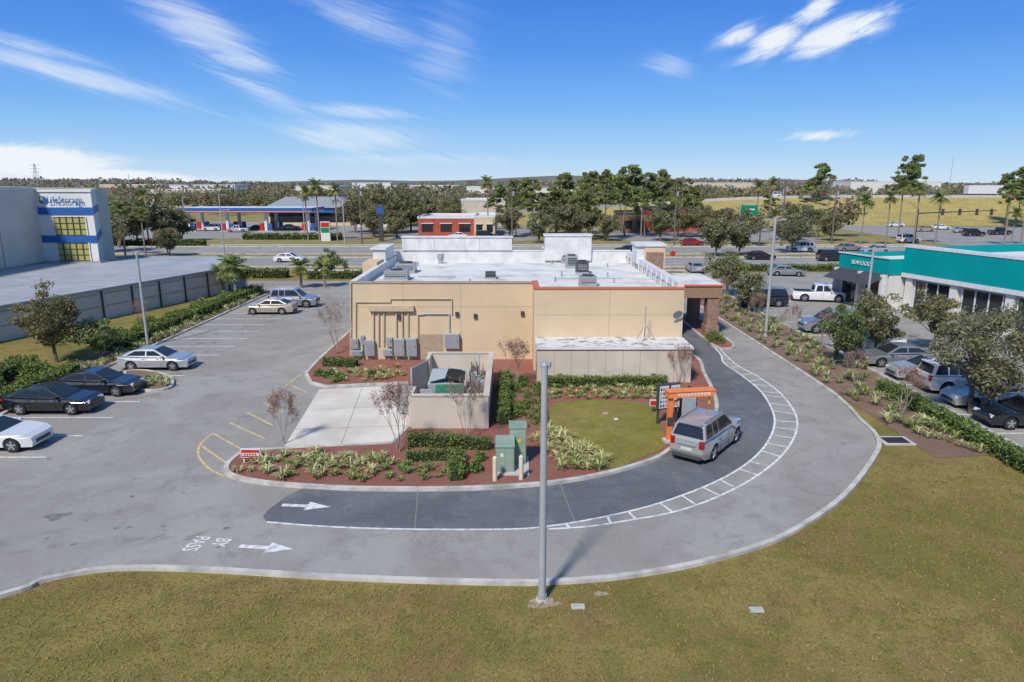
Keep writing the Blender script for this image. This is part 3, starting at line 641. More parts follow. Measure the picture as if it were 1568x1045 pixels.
# ---------------------------------------------------------------- far buildings
GS=root('gas_station')
def gs(m):
    m.box(-85.5,-51.5,178,190,4.9,6.1,'white_paint'); m.box(-85.7,-51.3,177.8,178,5.45,6.1,'blue_paint'); m.box(-85.7,-51.3,177.8,178,4.95,5.12,'red'); m.box(-51.5,-51.3,178,190,5.3,6.1,'blue_paint')
    for x in (-84,-74,-64,-53):
        for y in (180,188): m.box(x-.35,x+.35,y-.35,y+.35,0,4.9,'white_paint'); m.box(x-1.6,x-.6,y-.4,y+.4,0,2.1,'red'); m.box(x+.7,x+1.6,y-.4,y+.4,0,2.1,'blue_paint'); m.box(x-2,x+2,y-.8,y+.8,0,.2,'concrete')
one('fuel_canopy',gs,parent=GS)
def gsh(m):
    m.box(-72,-48,205,222,0,5.2,'stucco'); m.box(-71.5,-49,204.9,205,1,3.6,'glass_dark'); m.box(-72.5,-47.5,204,205,3.8,5.2,'blue_paint')
    m.add([(-73,203.5,5.2),(-47,203.5,5.2),(-47,223,5.2),(-73,223,5.2),(-68,209,8.2),(-52,209,8.2),(-52,217,8.2),(-68,217,8.2)],[(0,1,5,4),(1,2,6,5),(2,3,7,6),(3,0,4,7),(4,5,6,7)],'grey_metal')
one('shop',gsh,parent=GS)
def flat(name,x0,x1,y0,y1,h,mw,mr='roof_white',trim='white_paint',win=True,door=True):
    def f(m):
        m.box(x0,x1,y0,y1,0,h,mw); m.box(x0+.3,x1-.3,y0+.3,y1-.3,h,h+.02,mr)
        m.kerb([(x0,y0),(x1,y0),(x1,y1),(x0,y1)],.35,h,h+.5,trim,closed=True)
        if win:
            n=max(2,int((x1-x0)/4))
            for i in range(n):
                a=x0+(i+.2)*(x1-x0)/n; m.box(a,a+(x1-x0)/n*.6,y0-.05,y0,1,min(h-1,2.8),'glass_dark'); m.box(a-.1,a+(x1-x0)/n*.6+.1,y0-.3,y0-.06,min(h-1,2.8)+.1,min(h-1,2.8)+.3,trim)
    return one(name,f)
flat('red_restaurant',-22.3,-9,164,182,4.1,'brick_red'); flat('tan_shop',-8.9,-4,162,180,4.4,'stucco','roof_white','white_paint'); flat('grey_office_building',-15,-2,205,222,7.2,'stucco_grey','grey_metal')
flat('red_shop',36,50,178,192,5.6,'brick_red','grey_metal','dark_metal'); flat('brown_shop',28,34,175,190,4.6,'soffit','metal_roof','dark_metal'); flat('small_office',-45,-34,198,215,4,'storage_white','metal_roof')
for n_,x0,x1,y0,h,mw in (('white_warehouse',-235,-190,480,10.5,'white_paint'),('long_warehouse',-90,-40,520,10,'stucco_grey'),('white_warehouse',-130,-105,420,10,'storage_white'),('grey_warehouse',5,40,400,9,'storage_white'),('tan_warehouse',-330,-280,560,10.5,'stucco'),('white_warehouse',60,100,560,11,'white_paint'),('long_warehouse',-30,-5,460,9.5,'white_paint'),('grey_warehouse',160,230,640,12,'stucco_grey'),('tan_warehouse',-190,-150,360,8.5,'stucco_grey'),('white_warehouse',-160,-120,700,12,'white_paint'),('grey_warehouse',300,380,620,13,'storage_white')):
    flat(n_,x0,x1,y0,y0+35,h,mw)
flat('distant_store',-160,-120,160,190,5,'coping_tan','grey_metal')
def emb(m):
    xs=list(range(-60,700,20)); prof=[(205,0),(222,.45),(236,1),(262,1),(290,0)]
    vs=[];fs=[]
    for x in xs:
        t=min(1,max(0,(x+60)/170)); t=t*t*(3-2*t)
        for y,h in prof: vs.append((x,y,h*7.4*t+.01+(random.uniform(-.3,.3) if 0<h<1 else 0)))
    k=len(prof)
    for i in range(len(xs)-1):
        for j in range(k-1):
            if j!=2: fs.append((i*k+j,(i+1)*k+j,(i+1)*k+j+1,i*k+j+1))
    m.add(vs,fs,'slope_grass')
    m.add(vs,[(i*k+2,(i+1)*k+2,(i+1)*k+3,i*k+3) for i in range(len(xs)-1)],'road_asphalt')
    for i in range(5,len(xs)-1):
        a,b=vs[i*k+2],vs[(i+1)*k+2]; m.add([(a[0],a[1]+1,a[2]),(b[0],b[1]+1,b[2]),(b[0],b[1]+1,b[2]+.9),(a[0],a[1]+1,a[2]+.9)],[(0,1,2,3)],'concrete')
one('highway_embankment',emb)
def hills(m):
    rr=random.Random(4)
    xs=list(range(-3200,3201,80)); vs=[]
    for x in xs:
        h=22+12*math.sin(x*.0021+1)+7*math.sin(x*.0063)+rr.uniform(-1,1)
        for y,f in ((2150,0),(2500,.8),(2900,1),(3500,0)): vs.append((x,y,h*f+.02))
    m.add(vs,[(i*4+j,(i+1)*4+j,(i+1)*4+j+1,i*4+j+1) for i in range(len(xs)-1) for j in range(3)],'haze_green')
one('hills',hills)
def hs_(m):
    m.tube((-2.2,0,0),(-2.2,0,8),.15,.15,8,'galv'); m.tube((2.2,0,0),(2.2,0,8),.15,.15,8,'galv'); m.box(-2.0,1.2,-.2,-.1,5.9,8.2,'sign_green'); m.box(-1.8,1.0,-.22,-.2,8.0,8.1,'white_paint'); m.box(-1.3,.6,-.22,-.2,7.0,7.3,'white_paint'); m.box(-1.3,.2,-.22,-.2,6.3,6.55,'white_paint')
x,z=PY(1150,325,140); one('highway_sign',hs_,loc=(x,140,0)); 
def mast(m):
    m.tube((0,0,0),(0,0,7.2),.22,.16,10,'dark_metal'); m.tube((0,0,6.3),(16,0,6.9),.12,.08,8,'dark_metal')
    for s in (5,8.5,12,15): m.box(s-.2,s+.2,-.25,.1,5.9,7.2,'dark_metal'); m.tube((s,-.3,6.9),(s,-.25,6.9),.12,.12,8,'red')
    m.tube((0,0,7),(-2.5,0,9),.06,.05,6,'galv')
x,z=PY(1405,330,142); one('traffic_signal_mast',mast,loc=(x,142,0))
def stop(m):
    m.tube((0,0,0),(0,0,2.9),.04,.04,6,'galv'); m.tube((0,-.05,2.5),(0,-.03,2.5),.42,.42,8,'red')
for x,y in ((19.5,92),(-63,120),(23,98)): one('stop_sign',stop,loc=(x,y,0))
def pyl(m):
    m.box(-.5,.5,-.2,.2,0,7.5,'dark_metal'); m.box(-.9,.9,-.3,.3,7.5,9.5,'dark_metal'); m.box(-.75,.75,-.32,-.3,8,9.2,'blue_paint')
x,z=PY(583,340,150); one('pylon_sign',pyl,loc=(x,150,-2))
def gp(m):
    m.box(-1,1,-.3,.3,0,4.2,'white_paint'); m.box(-.9,.9,-.32,-.3,1.8,2.9,'sign_green'); m.box(-.9,.9,-.32,-.3,3.0,4.0,'red')
x,z=PY(499,360,150); one('fuel_price_sign',gp,loc=(x,150,0))
def tower(x,y,h,w):
    def f(m):
        for sx_ in(-1,1):
            for sy in (-1,1): m.tube((sx_*w,sy*w,0),(sx_*.3,sy*.3,h),.25,.2,4,'galv')
        for k in range(8):
            z=h*k/8; q=w*(1-k/8)+.3; m.tube((-q,-q,z),(q,-q,z+h/8),.15,.15,4,'galv'); m.tube((q,-q,z),(-q,-q,z+h/8),.15,.15,4,'galv')
        for z in (.7,.82,.94): m.box(-w*1.6,w*1.6,-.2,.2,h*z,h*z+.4,'galv')
    one('transmission_tower',f,loc=(x,y,0))
tower(-610,900,36,4); 
for u,d,h in ((213,300,16),(1437,420,28)): one('radio_mast',lambda m:m.tube((0,0,0),(0,0,h),.25,.1,6,'galv'),loc=((u-784)/FP*d,d,0))
# ---------------------------------------------------------------- cars
def car(name,kind,p,x,y,hd,z=.012):
    K=dict(
     sedan=dict(W=1.82,zr=.34,wb=(-1.38,1.42),low=[(-2.36,.28),(-2.42,.55),(-2.40,.92),(-2.28,1.0),(-1.7,1.03),(-.5,.97),(.9,.95),(1.2,.93),(1.9,.84),(2.28,.70),(2.38,.48),(2.34,.24)],g=[(-1.95,1.01),(-1.2,1.38),(-.55,1.45),(.15,1.44),(1.12,.94)]),
     coupe=dict(W=1.85,zr=.35,wb=(-1.3,1.4),low=[(-2.25,.28),(-2.32,.6),(-2.3,.98),(-2.1,1.02),(-1.5,1.0),(.8,.96),(1.2,.96),(2.0,.86),(2.28,.70),(2.32,.45),(2.26,.24)],g=[(-1.6,1.0),(-.95,1.33),(-.45,1.38),(.05,1.36),(.95,.95)]),
     suv=dict(W=1.9,zr=.40,wb=(-1.38,1.42),low=[(-2.34,.36),(-2.42,.55),(-2.40,1.1),(-2.36,1.2),(-1,1.17),(.9,1.13),(1.2,1.12),(2.0,1.04),(2.3,.9),(2.4,.6),(2.34,.32)],g=[(-2.33,1.18),(-2.12,1.74),(-1.9,1.84),(-.8,1.88),(.1,1.85),(.35,1.78),(1.1,1.12)]),
     pickup=dict(W=1.95,zr=.42,wb=(-1.65,1.75),low=[(-2.8,.5),(-2.85,.7),(-2.83,1.12),(-2.7,1.14),(1.1,1.14),(2.1,1.08),(2.6,.98),(2.75,.6),(2.7,.4)],g=[(-.75,1.13),(-.6,1.78),(-.3,1.86),(.6,1.84),(1.25,1.13)]))[kind]
    m=MB(); W=K['W']/2; low=K['low']; zr=K['zr']
    out=list(low); fr=low[-1]; re=low[0]; ar=zr+.07
    bottom=[]
    for wx in reversed(K['wb']):
        a0=-math.asin(min(.9,max(-.9,(zr-.26)/ar)))
        for k in range(9):
            a=a0+(math.pi-2*a0)*k/8; bottom.append((wx+ar*math.cos(a),zr+ar*math.sin(a)))
    out+= [(fr[0]-.1,.25)]+bottom+[(re[0]+.1,.27)]
    dn=[]
    for i in range(len(out)):
        a=out[i];b=out[(i+1)%len(out)]; n=max(1,int(math.dist(a,b)/.45))
        for k in range(n): dn.append((a[0]+(b[0]-a[0])*k/n,a[1]+(b[1]-a[1])*k/n))
    xe=max(q[0] for q in low)
    def hw(X,Z):
        t=max(0,(abs(X)-(xe-.95))/.95); f=1-.17*t*t
        g=1-.06*max(0,(Z-.75)/.35)**1.5 if Z>.75 else 1-.05*max(0,(.6-Z)/.35)
        return W*f*g
    n=len(dn); vs=[(X,-hw(X,Z),Z) for X,Z in dn]+[(X,hw(X,Z),Z) for X,Z in dn]
    tr_=tessellate_polygon([[Vector((X,Z,0)) for X,Z in dn]])
    fs=[]
    def ori(t):
        a,b,c_=[dn[i] for i in t]; return (b[0]-a[0])*(c_[1]-a[1])-(b[1]-a[1])*(c_[0]-a[0])
    for t in tr_:
        t=tuple(t) if ori(t)>0 else (t[0],t[2],t[1]); fs.append(t); fs.append((t[2]+n,t[1]+n,t[0]+n))
    for i in range(n): j=(i+1)%n; fs.append((i,i+n,j+n,j))
    m.add(vs,fs,p)
    m.box(-xe+.35,xe-.35,-W+.25,W-.25,.22,.8,'black')
    g=K['g']; z0=g[0][1]-.02; zt=max(q[1] for q in g); yb=hw(0,z0)-.04; yt=yb-.20
    def gy(Z): return yb+(yt-yb)*max(0,(Z-z0))/(zt-z0)
    gg=list(g); vs=[(X,-gy(Z),Z) for X,Z in gg]+[(X,gy(Z),Z) for X,Z in gg]; k=len(gg)
    fs=[tuple(range(k)),tuple(range(2*k-1,k-1,-1))]+[(i,i+k,i+1+k,i+1) for i in range(k-1)]
    m.add(vs,fs,p)
    def lerp(a,b,Z): return a[0]+(b[0]-a[0])*(Z-a[1])/(b[1]-a[1]) if abs(b[1]-a[1])>1e-4 else a[0]
    F1_,F0_=g[-2],g[-1]; R0_,R1_=g[0],g[1]
    zl=max(g[0][1],g[-1][1])+.04; zu=zt-.11
    xr=lambda Z:lerp(R0_,R1_,Z)+.17 ; xf=lambda Z:lerp(F1_,F0_,min(Z,F1_[1]))-.16
    xb=(xr(zu)+xf(zu))/2+.12
    segs=[[(xb+.05,zl),(xf(zl),zl),(max(xf(zu),xb+.15),zu),(xb+.05,zu)]]
    if kind=='suv':
        xq=-1.35; segs.append([(xq+.05,zl),(xb-.05,zl),(xb-.05,zu),(xq+.05,zu)]); segs.append([(xr(zl),zl),(xq-.05,zl),(xq-.05,zu),(xr(zu),zu)])
    else: segs.append([(xr(zl),zl),(xb-.05,zl),(xb-.05,zu),(min(xr(min(zu,R1_[1]))+.02,xb-.2),zu)])
    for s in segs:
        for sg in (-1,1):
            v=[(X,sg*(gy(Z)+.012),Z) for X,Z in s]; m.add(v,[(0,1,2,3) if sg<0 else (3,2,1,0)],'glass_dark')
    def slope(a,b,t0,t1,off):
        pa=(a[0]+(b[0]-a[0])*t0,a[1]+(b[1]-a[1])*t0); pb=(a[0]+(b[0]-a[0])*t1,a[1]+(b[1]-a[1])*t1)
        d=Vector((b[0]-a[0],b[1]-a[1])).normalized(); nn=Vector((d.y,-d.x))
        if nn.x*off<0: nn=-nn
        nn*=.014
        v=[(pa[0]+nn.x,-gy(pa[1])+.09,pa[1]+nn.y),(pa[0]+nn.x,gy(pa[1])-.09,pa[1]+nn.y),(pb[0]+nn.x,gy(pb[1])-.09,pb[1]+nn.y),(pb[0]+nn.x,-gy(pb[1])+.09,pb[1]+nn.y)]
        m.add(v,[(0,1,2,3) if off>0 else (3,2,1,0)],'glass_dark')
    slope(F0_,F1_,.08,.95,1); slope(R0_,R1_,.1,.93,-1)
    for wx in K['wb']:
        for sg in (-1,1):
            yo=sg*(W-.02); yi=sg*(W-.24)
            m.tube((wx,yi,zr),(wx,yo,zr),zr,zr,20,'rubber'); m.tube((wx,yo-sg*.02,zr),(wx,yo+sg*.006,zr),zr*.68,zr*.68,18,'dark_metal')
            for q in range(5):
                a=q*2*math.pi/5+.3; m.obox((wx+math.cos(a)*zr*.34,yo+sg*.012,zr+math.sin(a)*zr*.34),(zr*.62,.03,.075),0,'rim',ry=-a)
            m.tube((wx,yo,zr),(wx,yo+sg*.03,zr),.07,.06,10,'rim')
    fx=xe; rx_=-min(q[0] for q in low)
    hz=.66 if kind in('sedan','coupe') else .88
    for sg in (-1,1):
        m.obox((fx-.17,sg*(W-.36),hz),(.22,.34,.13),-sg*.35,'headlight'); 
        if kind in('suv',): m.obox((-rx_+.05,sg*(W-.26),1.0),(.16,.2,.34),sg*.3,'taillight')
        else: m.obox((-rx_+.07,sg*(W-.33),.82 if kind!='pickup' else .9),(.14,.34,.15) if kind!='pickup' else (.1,.12,.35),sg*.28,'taillight')
        m.obox((g[-1][0]-.32,sg*(W+.06),g[-1][1]+.07),(.12,.2,.14),0,p)
        for X in (xb,xb+1.0,xb-1.0):
            if -1.2<X<1.2: m.box(X-.006,X+.006,sg*W*.985-.012,sg*W*.985+.006*sg+.012,.36,g[0][1]-.12,'black')
        for X in (xb-.15,xb+.85): m.box(X-.1,X+.05,sg*W*.985-.025,sg*W*.985+.025,.80 if kind!='suv' else .95,.83 if kind!='suv' else .98,'rim')
    m.box(fx-.06,fx+.02,-.5,.5,hz-.28,hz-.12,'dark_metal'); m.box(-rx_-.02,-rx_+.06,-.26,.26,.62,.75,'plate'); m.box(-rx_-.015,-rx_+.2,-.68,.68,.27,.42,'dark_metal')
    if kind=='suv':
        for sg in(-1,1): m.box(-1.9,.2,sg*(yt-.06)-.025,sg*(yt-.06)+.025,1.9,1.94,'rim')
        m.box(-rx_-.03,-rx_+.05,-.45,.45,.86,.93,'rim'); m.box(-2.3,-2.0,-.55,.55,1.82,1.86,p)
    if kind=='pickup': m.box(-2.7,-.85,-.78,.78,1.141,1.15,'black')
    return m.obj(name,loc=(x,y,z),rz=rad(hd),bevel=.035)
car('parked_car','coupe','p_white',-24.9,31.0,0); car('parked_car','sedan','p_black',-25.5,36.3,0); car('parked_car','sedan','p_navy',-24.9,39.6,0); car('parked_car','sedan','p_silver',-24.3,45.3,0)
car('parked_car','sedan','p_tan',-23.5,65.4,180); car('parked_suv','suv','p_grey',-22.3,69.2,0)
car('silver_suv','suv','p_warm',9.35,30.8,52,.015)
car('car','sedan','p_white',-35.6,109.5,0,.02)
car('parked_car','sedan','p_black',27.0,34.0,180); car('parked_car','sedan','p_silver',27.2,37.2,180); car('parked_car','suv','p_white',27.4,40.0,0); car('parked_car','sedan','p_silver',27.0,42.8,180); car('parked_car','sedan','p_grey',26.8,46.2,180); car('parked_car','sedan','p_white',27.2,50.5,180); car('parked_suv','suv','p_grey',27.0,57.0,180)
car('pickup_truck','pickup','p_white',33.0,72.5,-12); car('parked_car','sedan','p_white',38.6,78,20); car('parked_suv','suv','p_navy',25.8,69.5,180)
car('car','sedan','p_grey',37.5,93,-10); car('car','sedan','p_black',41,113,0,.02); car('car','sedan','p_silver',26,97,90); car('car','suv','p_navy',52,111,0,.02); car('car','sedan','p_white',8,130,180,.02)
for u,v,k,p in ((325,354,'suv','p_white'),(392,353,'sedan','p_navy'),(445,352,'sedan','p_silver'),(365,356,'pickup','p_silver'),(1370,348,'sedan','p_white'),(1415,355,'sedan','p_tan'),(1440,352,'sedan','p_white'),(1474,357,'sedan','p_silver'),(1530,360,'pickup','p_navy'),(1490,362,'suv','p_black'),(1300,385,'sedan','p_grey'),(1060,376,'sedan','p_red'),(700,366,'sedan','p_white'),(745,366,'suv','p_black'),(1225,386,'suv','p_white'),(960,388,'sedan','p_black'),(1390,372,'suv','p_white'),(1340,388,'sedan','p_silver')):
    x,y=G(u,v); car('car',k,p,x,y,random.choice((0,180,10)),.025)
def truck(m):
    m.box(-7,5,-1.25,1.25,1.2,4.1,'white_paint'); m.box(5.3,7.6,-1.2,1.2,.6,3.2,'p_white'); m.box(7.3,7.62,-1.05,1.05,1.9,2.9,'glass_dark')
    for X in (-6,-4.8,3.6,6.5):
        for s in (-1,1): m.tube((X,s*.9,.5),(X,s*1.2,.5),.5,.5,14,'rubber')
    m.box(-7,5,-.4,.4,.8,1.2,'dark_metal')
x,z=PY(1500,297,248); one('delivery_truck',truck,loc=(x,245,7.4))
for u,k,p in ((1180,'suv','p_white'),(1290,'sedan','p_silver'),(1420,'suv','p_grey'),(1250,'sedan','p_red'),(1545,'suv','p_white')):
    x,z=PY(u,299,246); car('car',k,p,x,243,180,7.42)
# ---------------------------------------------------------------- vegetation
rng=np.random.default_rng(5)
def rq(C,size,rg,el=1.6,up=0.0):
    n=len(C); a=rg.normal(size=(n,3)); a/=np.linalg.norm(a,axis=1)[:,None]
    b=rg.normal(size=(n,3)); b-=a*(a*b).sum(1)[:,None]; b/=np.linalg.norm(b,axis=1)[:,None]
    s=size*rg.uniform(.6,1.3,n)[:,None]; a=a*s*.5*el; b=b*s*.5
    return np.stack([C-a,C-b*.8,C+a,C+b*.8],1)
def ball(n,rg): 
    d=rg.normal(size=(n,3)); d/=np.linalg.norm(d,axis=1)[:,None]; return d*(rg.uniform(.0,1,n)**.45)[:,None]
def limb(m,p,d,L,r,depth,rg,ends,mt,split,spread,n=6,lift=.25):
    q=Vector(p); dd=Vector(d).normalized(); seg=3; rr=r
    for i in range(seg):
        dd=(dd+Vector(rg.normal(size=3)*.13)).normalized(); q2=q+dd*(L/seg); r2=rr*.86
        m.tube(q,q2,rr,r2,n,mt,False); q=q2; rr=r2
        if depth<=1: ends.append(tuple(q))
    if depth==0: return
    k=split
    ph=rg.uniform(0,6.28)
    for i in range(k):
        a=ph+i*6.283/k+rg.uniform(-.4,.4); o=dd.orthogonal().normalized(); o.rotate(Matrix.Rotation(a,3,dd))
        nd=(dd*math.cos(spread)+o*math.sin(spread)+Vector((0,0,lift))).normalized()
        limb(m,q,nd,L*rg.uniform(.62,.85),rr*.68,depth-1,rg,ends,mt,split,spread,max(4,n-1),lift)
def oak(seed,h,Rc,nl,size,ml=('leaf_oak_light','leaf_oak_dark','leaf_olive'),bark='bark',gap=.2,th=.25):
    rg=np.random.default_rng(seed); m=MB(); ends=[]
    for k in range(rg.integers(1,3)):
        limb(m,(k*.15,0,-.1),(rg.uniform(-.15,.15)+k*.25,rg.uniform(-.15,.15),1),h*th,.028*h,2,rg,ends,bark,4,.72)
    E=np.array(ends); zc=h*.6; 
    nc=52; d=rg.normal(size=(nc,3)); d/=np.linalg.norm(d,axis=1)[:,None]; d*=rg.uniform(.45,.95,nc)[:,None]; d[:,2]=np.abs(d[:,2]+.15)*np.where(rg.random(nc)<.75,1,-.6)
    lump=1+.25*np.sin(d[:,0]*5+seed)*np.cos(d[:,1]*4)
    C=d*np.array([Rc,Rc,h*.40])*lump[:,None]+np.array([0,0,zc*.97])
    C=C[rg.random(len(C))>gap]
    pe=E[rg.integers(0,len(E),18)]; pe[:,2]=np.clip(pe[:,2],h*.3,h*.9); pe[:,:2]=np.clip(pe[:,:2],-Rc,Rc); C=np.concatenate([C,pe])
    for c in C[::2]: m.tube((0,0,h*.3),tuple(c*np.array([.4,.4,0])+np.array([0,0,h*.25+c[2]*.3])),.008*h,.005*h,4,bark,False); m.tube(tuple(c*np.array([.4,.4,0])+np.array([0,0,h*.25+c[2]*.3])),tuple(c),.005*h,.001*h,4,bark,False)
    per=nl//len(C); P=[];K=[]
    for c in C:
        r=Rc*rg.uniform(.16,.33); n=int(per*rg.uniform(.5,1.4)); P.append(c+ball(n,rg)*np.array([r,r,r*.72])); base=rg.choice(len(ml)); kk=np.full(n,base); mk=rg.random(n)<.3; kk[mk]=rg.integers(0,len(ml),mk.sum()); K.append(kk)
    P=np.concatenate(P);K=np.concatenate(K); m.quads(rq(P,size,rg),K.tolist(),ml); return m
def bare(seed,h,nl=900,size=.06):
    rg=np.random.default_rng(seed); m=MB(); ends=[]
    for k in range(4):
        a=k*1.57+rg.uniform(-.4,.4); limb(m,(.06*math.cos(a),.06*math.sin(a),0),(.28*math.cos(a),.28*math.sin(a),1),h*.36,.013*h,3,rg,ends,'bark_pale',3,.42,5,.2)
    E=np.array(ends); P=E[rg.integers(0,len(E),nl)]+rg.normal(size=(nl,3))*.10; m.quads(rq(P,size,rg),rg.integers(0,2,nl).tolist(),('leaf_bare','leaf_seed')); 
    V=np.array(m.v); z=V[:,2].max(); r=np.percentile(np.hypot(V[:,0],V[:,1]),97); V*=np.array([h*.31/r,h*.31/r,h/z]); m.v=list(map(tuple,V.tolist())); return m
def pine(seed,h,nl=3600,size=.40):
    rg=np.random.default_rng(seed); m=MB(); p=Vector((0,0,-.2)); lean=Vector((rg.uniform(-.06,.06),rg.uniform(-.06,.06),1)); r=.2
    pts=[]
    for i in range(8):
        q=p+lean*(h/8)+Vector((rg.normal()*.14,rg.normal()*.14,0)); m.tube(p,q,r,r*.86,7,'bark',False); r*=.86; p=q; pts.append(q)
    C=[]
    for i in range(26):
        t=rg.uniform(.42,1); base=Vector((0,0,0))+pts[min(7,int(t*8))]; a=rg.uniform(0,6.28); L=(1.3-t)*h*.38*rg.uniform(.4,1.2)
        e=Vector(base)+Vector((math.cos(a)*L,math.sin(a)*L,L*rg.uniform(0,.4)+ (t*8%1)*h/8-h/8)); m.tube(base-Vector((0,0,.3*h/8)),e,.07,.02,4,'bark',False); C.append(e); 
        if L>1.5: C.append(base.lerp(e,.6)+Vector((rg.normal()*.5,rg.normal()*.5,.3)))
    C=np.array([tuple(c) for c in C]); P=[];K=[]
    for c in C:
        n=int(nl/len(C)*rg.uniform(.5,1.5)); rr=rg.uniform(.45,1.15); P.append(c+ball(n,rg)*np.array([rr,rr,rr*.5])); K.append(np.where(rg.random(n)<.5,rg.integers(0,3),rg.integers(0,3,n)))
    m.quads(rq(np.concatenate(P),size,rg,2.2),np.concatenate(K).tolist(),('leaf_pine','leaf_pine_light','leaf_oak_dark')); return m
def palm(seed,h,fl=1.9,nf=30):
    rg=np.random.default_rng(seed); m=MB(); p=Vector((0,0,-.1)); 
    for i in range(6):
        q=Vector((math.sin(i*.4+seed)*.1,0,(i+1)*h/6)); m.tube(p,q,.17-.008*i,.16-.008*i,8,'bark_palm',False); p=q
    m.tube(p-Vector((0,0,.6)),p,.2,.28,8,'leaf_palm_dry',False)
    Q=[];K=[]
    for f in range(nf):
        a=rg.uniform(0,6.28); el=rg.uniform(-.7,1.3); L=fl*rg.uniform(.8,1.1); pos=np.array(p); d=np.array([math.cos(a)*math.cos(el),math.sin(a)*math.cos(el),math.sin(el)])
        side=np.array([-math.sin(a),math.cos(a),0]); n=9; mt=1 if (el<-.45) else 0
        for s in range(n):
            d2=d+np.array([0,0,-.16*(s**1.1)*.5]); d2/=np.linalg.norm(d2); nx=pos+d2*L/n; w=.42*fl*.5*math.sin(math.pi*(s+1.2)/(n+1.6))
            for sg in (-1,1):
                tip=nx+side*sg*w*2*.75+d2*w*.8+np.array([0,0,-w*rg.uniform(.3,.9)]); Q.append([pos,nx,tip+d2*.08,tip]); K.append(mt)
            pos=nx
    m.quads(np.array(Q),K,('leaf_palm','leaf_palm_dry')); return m
def place(m,name,x,y,s=1,rz=None,z=0):
    me=m if isinstance(m,bpy.types.Mesh) else m.mesh(name); o=bpy.data.objects.new(name,me); COL.objects.link(o); o.location=(x,y,z); o.scale=(s,s,s*random.uniform(.94,1.06)); o.rotation_euler=(0,0,random.uniform(0,6.28) if rz is None else rz); return o
place(oak(1,5.6,2.7,11000,.13),'oak_tree',-32.3,46.8); place(oak(2,6.4,3.4,16000,.12,('leaf_oak_light','leaf_olive','leaf_oak_dark','leaf_oak_light'),gap=.3),'oak_tree',25.4,35.6); place(oak(3,4.1,1.8,6000,.12,('leaf_hedge_dark','leaf_hedge','leaf_oak_dark')),'oak_tree',23.0,45.5)
place(oak(4,4.9,1.9,6000,.14),'oak_tree',26.2,48); place(oak(6,4.6,1.8,5000,.15),'oak_tree',31.5,50); place(oak(5,5.2,2.5,6000,.17,('leaf_oak_light','leaf_olive','leaf_bright')),'oak_tree',24.0,76); place(oak(7,4.2,1.9,4500,.16),'oak_tree',23.3,66); place(oak(8,3.4,2.0,4500,.16,('leaf_hedge','leaf_oak_dark')),'oak_tree',-24.2,91); place(oak(9,3.0,1.7,4000,.14,('leaf_bright','leaf_oak_light','leaf_hedge')),'oak_tree',-29.6,47.5)
for i,(x,y,h) in enumerate(((-12.9,48.8,4.3),(-11.1,31.2,2.9),(-5.3,30.0,3.5),(-2.2,31.6,3.2),(.25,40.6,3.3),(10.4,40.9,2.8),(22.6,54,3.0),(21.2,35.3,3.1),(22,60,3),(21.5,41,2.6),(-31,56,3),(23.3,50,3.2),(22.0,70,3))):
    place(bare(30+i,h,2400 if i in (1,2) else 1300,.07),'crape_myrtle',x,y,z=.1)
pm=[palm(1,9).mesh('palm'),palm(2,11).mesh('palm'),palm(3,2.4,1.5,26).mesh('palm')]
for x,y,k,s in ((-30.6,75,2,1.35),(-25.5,82,2,1.1),(-22.8,82.5,2,1.0),(-65,115,0,.95),(-60,112,0,.85),(-69,118,0,.9),(-42,150,1,1.1),(-37.5,148,1,1.0),(-5.8,165,1,1.12),(-45,152,0,1.1),(80,137,1,1.0),(75,138,1,.93),(98,137,1,.97),(103,139,0,1),(71,140,0,1),(84,150,1,1.02),(60,170,1,1.1),(65,175,1,1.15),(-33,77.5,2,1.1),(93,128,0,.8),(-88,150,0,.9),(30,160,0,1),(-74,140,1,.95),(-20,150,0,.8),(88,143,0,1.1)):
    place(pm[k],'palm_tree',x,y,s)
pn=[pine(i,15) .mesh('pine') for i in (1,2,3,4,5)]
for i,(u,d,h) in enumerate(((790,165,12),(815,160,13),(840,168,12),(885,150,12.5),(905,170,15.5),(925,155,14),(955,165,16.5),(985,160,15.5),(1003,172,14.5),(1035,165,13),(1060,180,11.5),(860,190,14),(1238,230,18),(1370,260,20),(1385,262,21),(1545,200,16),(1530,205,14),(760,185,12),(1170,190,10),(945,190,15),(1568,190,18))):
    place(pn[(i*3)%5],'pine_tree',(u-784)/FP*d*1.0,d,h/15)
om=[oak(50+i,9,5.0,5200,.36,('leaf_oak_light','leaf_oak_dark','leaf_olive')).mesh('oak') for i in range(4)]
for i,(u,d,h) in enumerate(((545,175,9),(572,170,10.5),(600,172,11),(630,178,10),(655,190,9),(690,200,8),(780,160,7),(850,170,10),(865,148,8),(900,160,7),(1010,150,7),(165,125,8),(185,135,9),(215,140,9),(250,145,8),(280,150,7),(1100,150,7.5),(1140,140,7),(1200,150,8),(1230,160,7),(1270,150,6),(1210,125,7),(1095,118,6.5),(620,200,11),(500,230,10),(1045,160,7),(930,150,6),(825,145,6.5),(260,118,5),(150,112,7.5),(1130,120,6),(575,160,7),(610,158,6),(1075,160,7))):
    place(om[i%4],'oak_tree',(u-784)/FP*d,d,h/9)
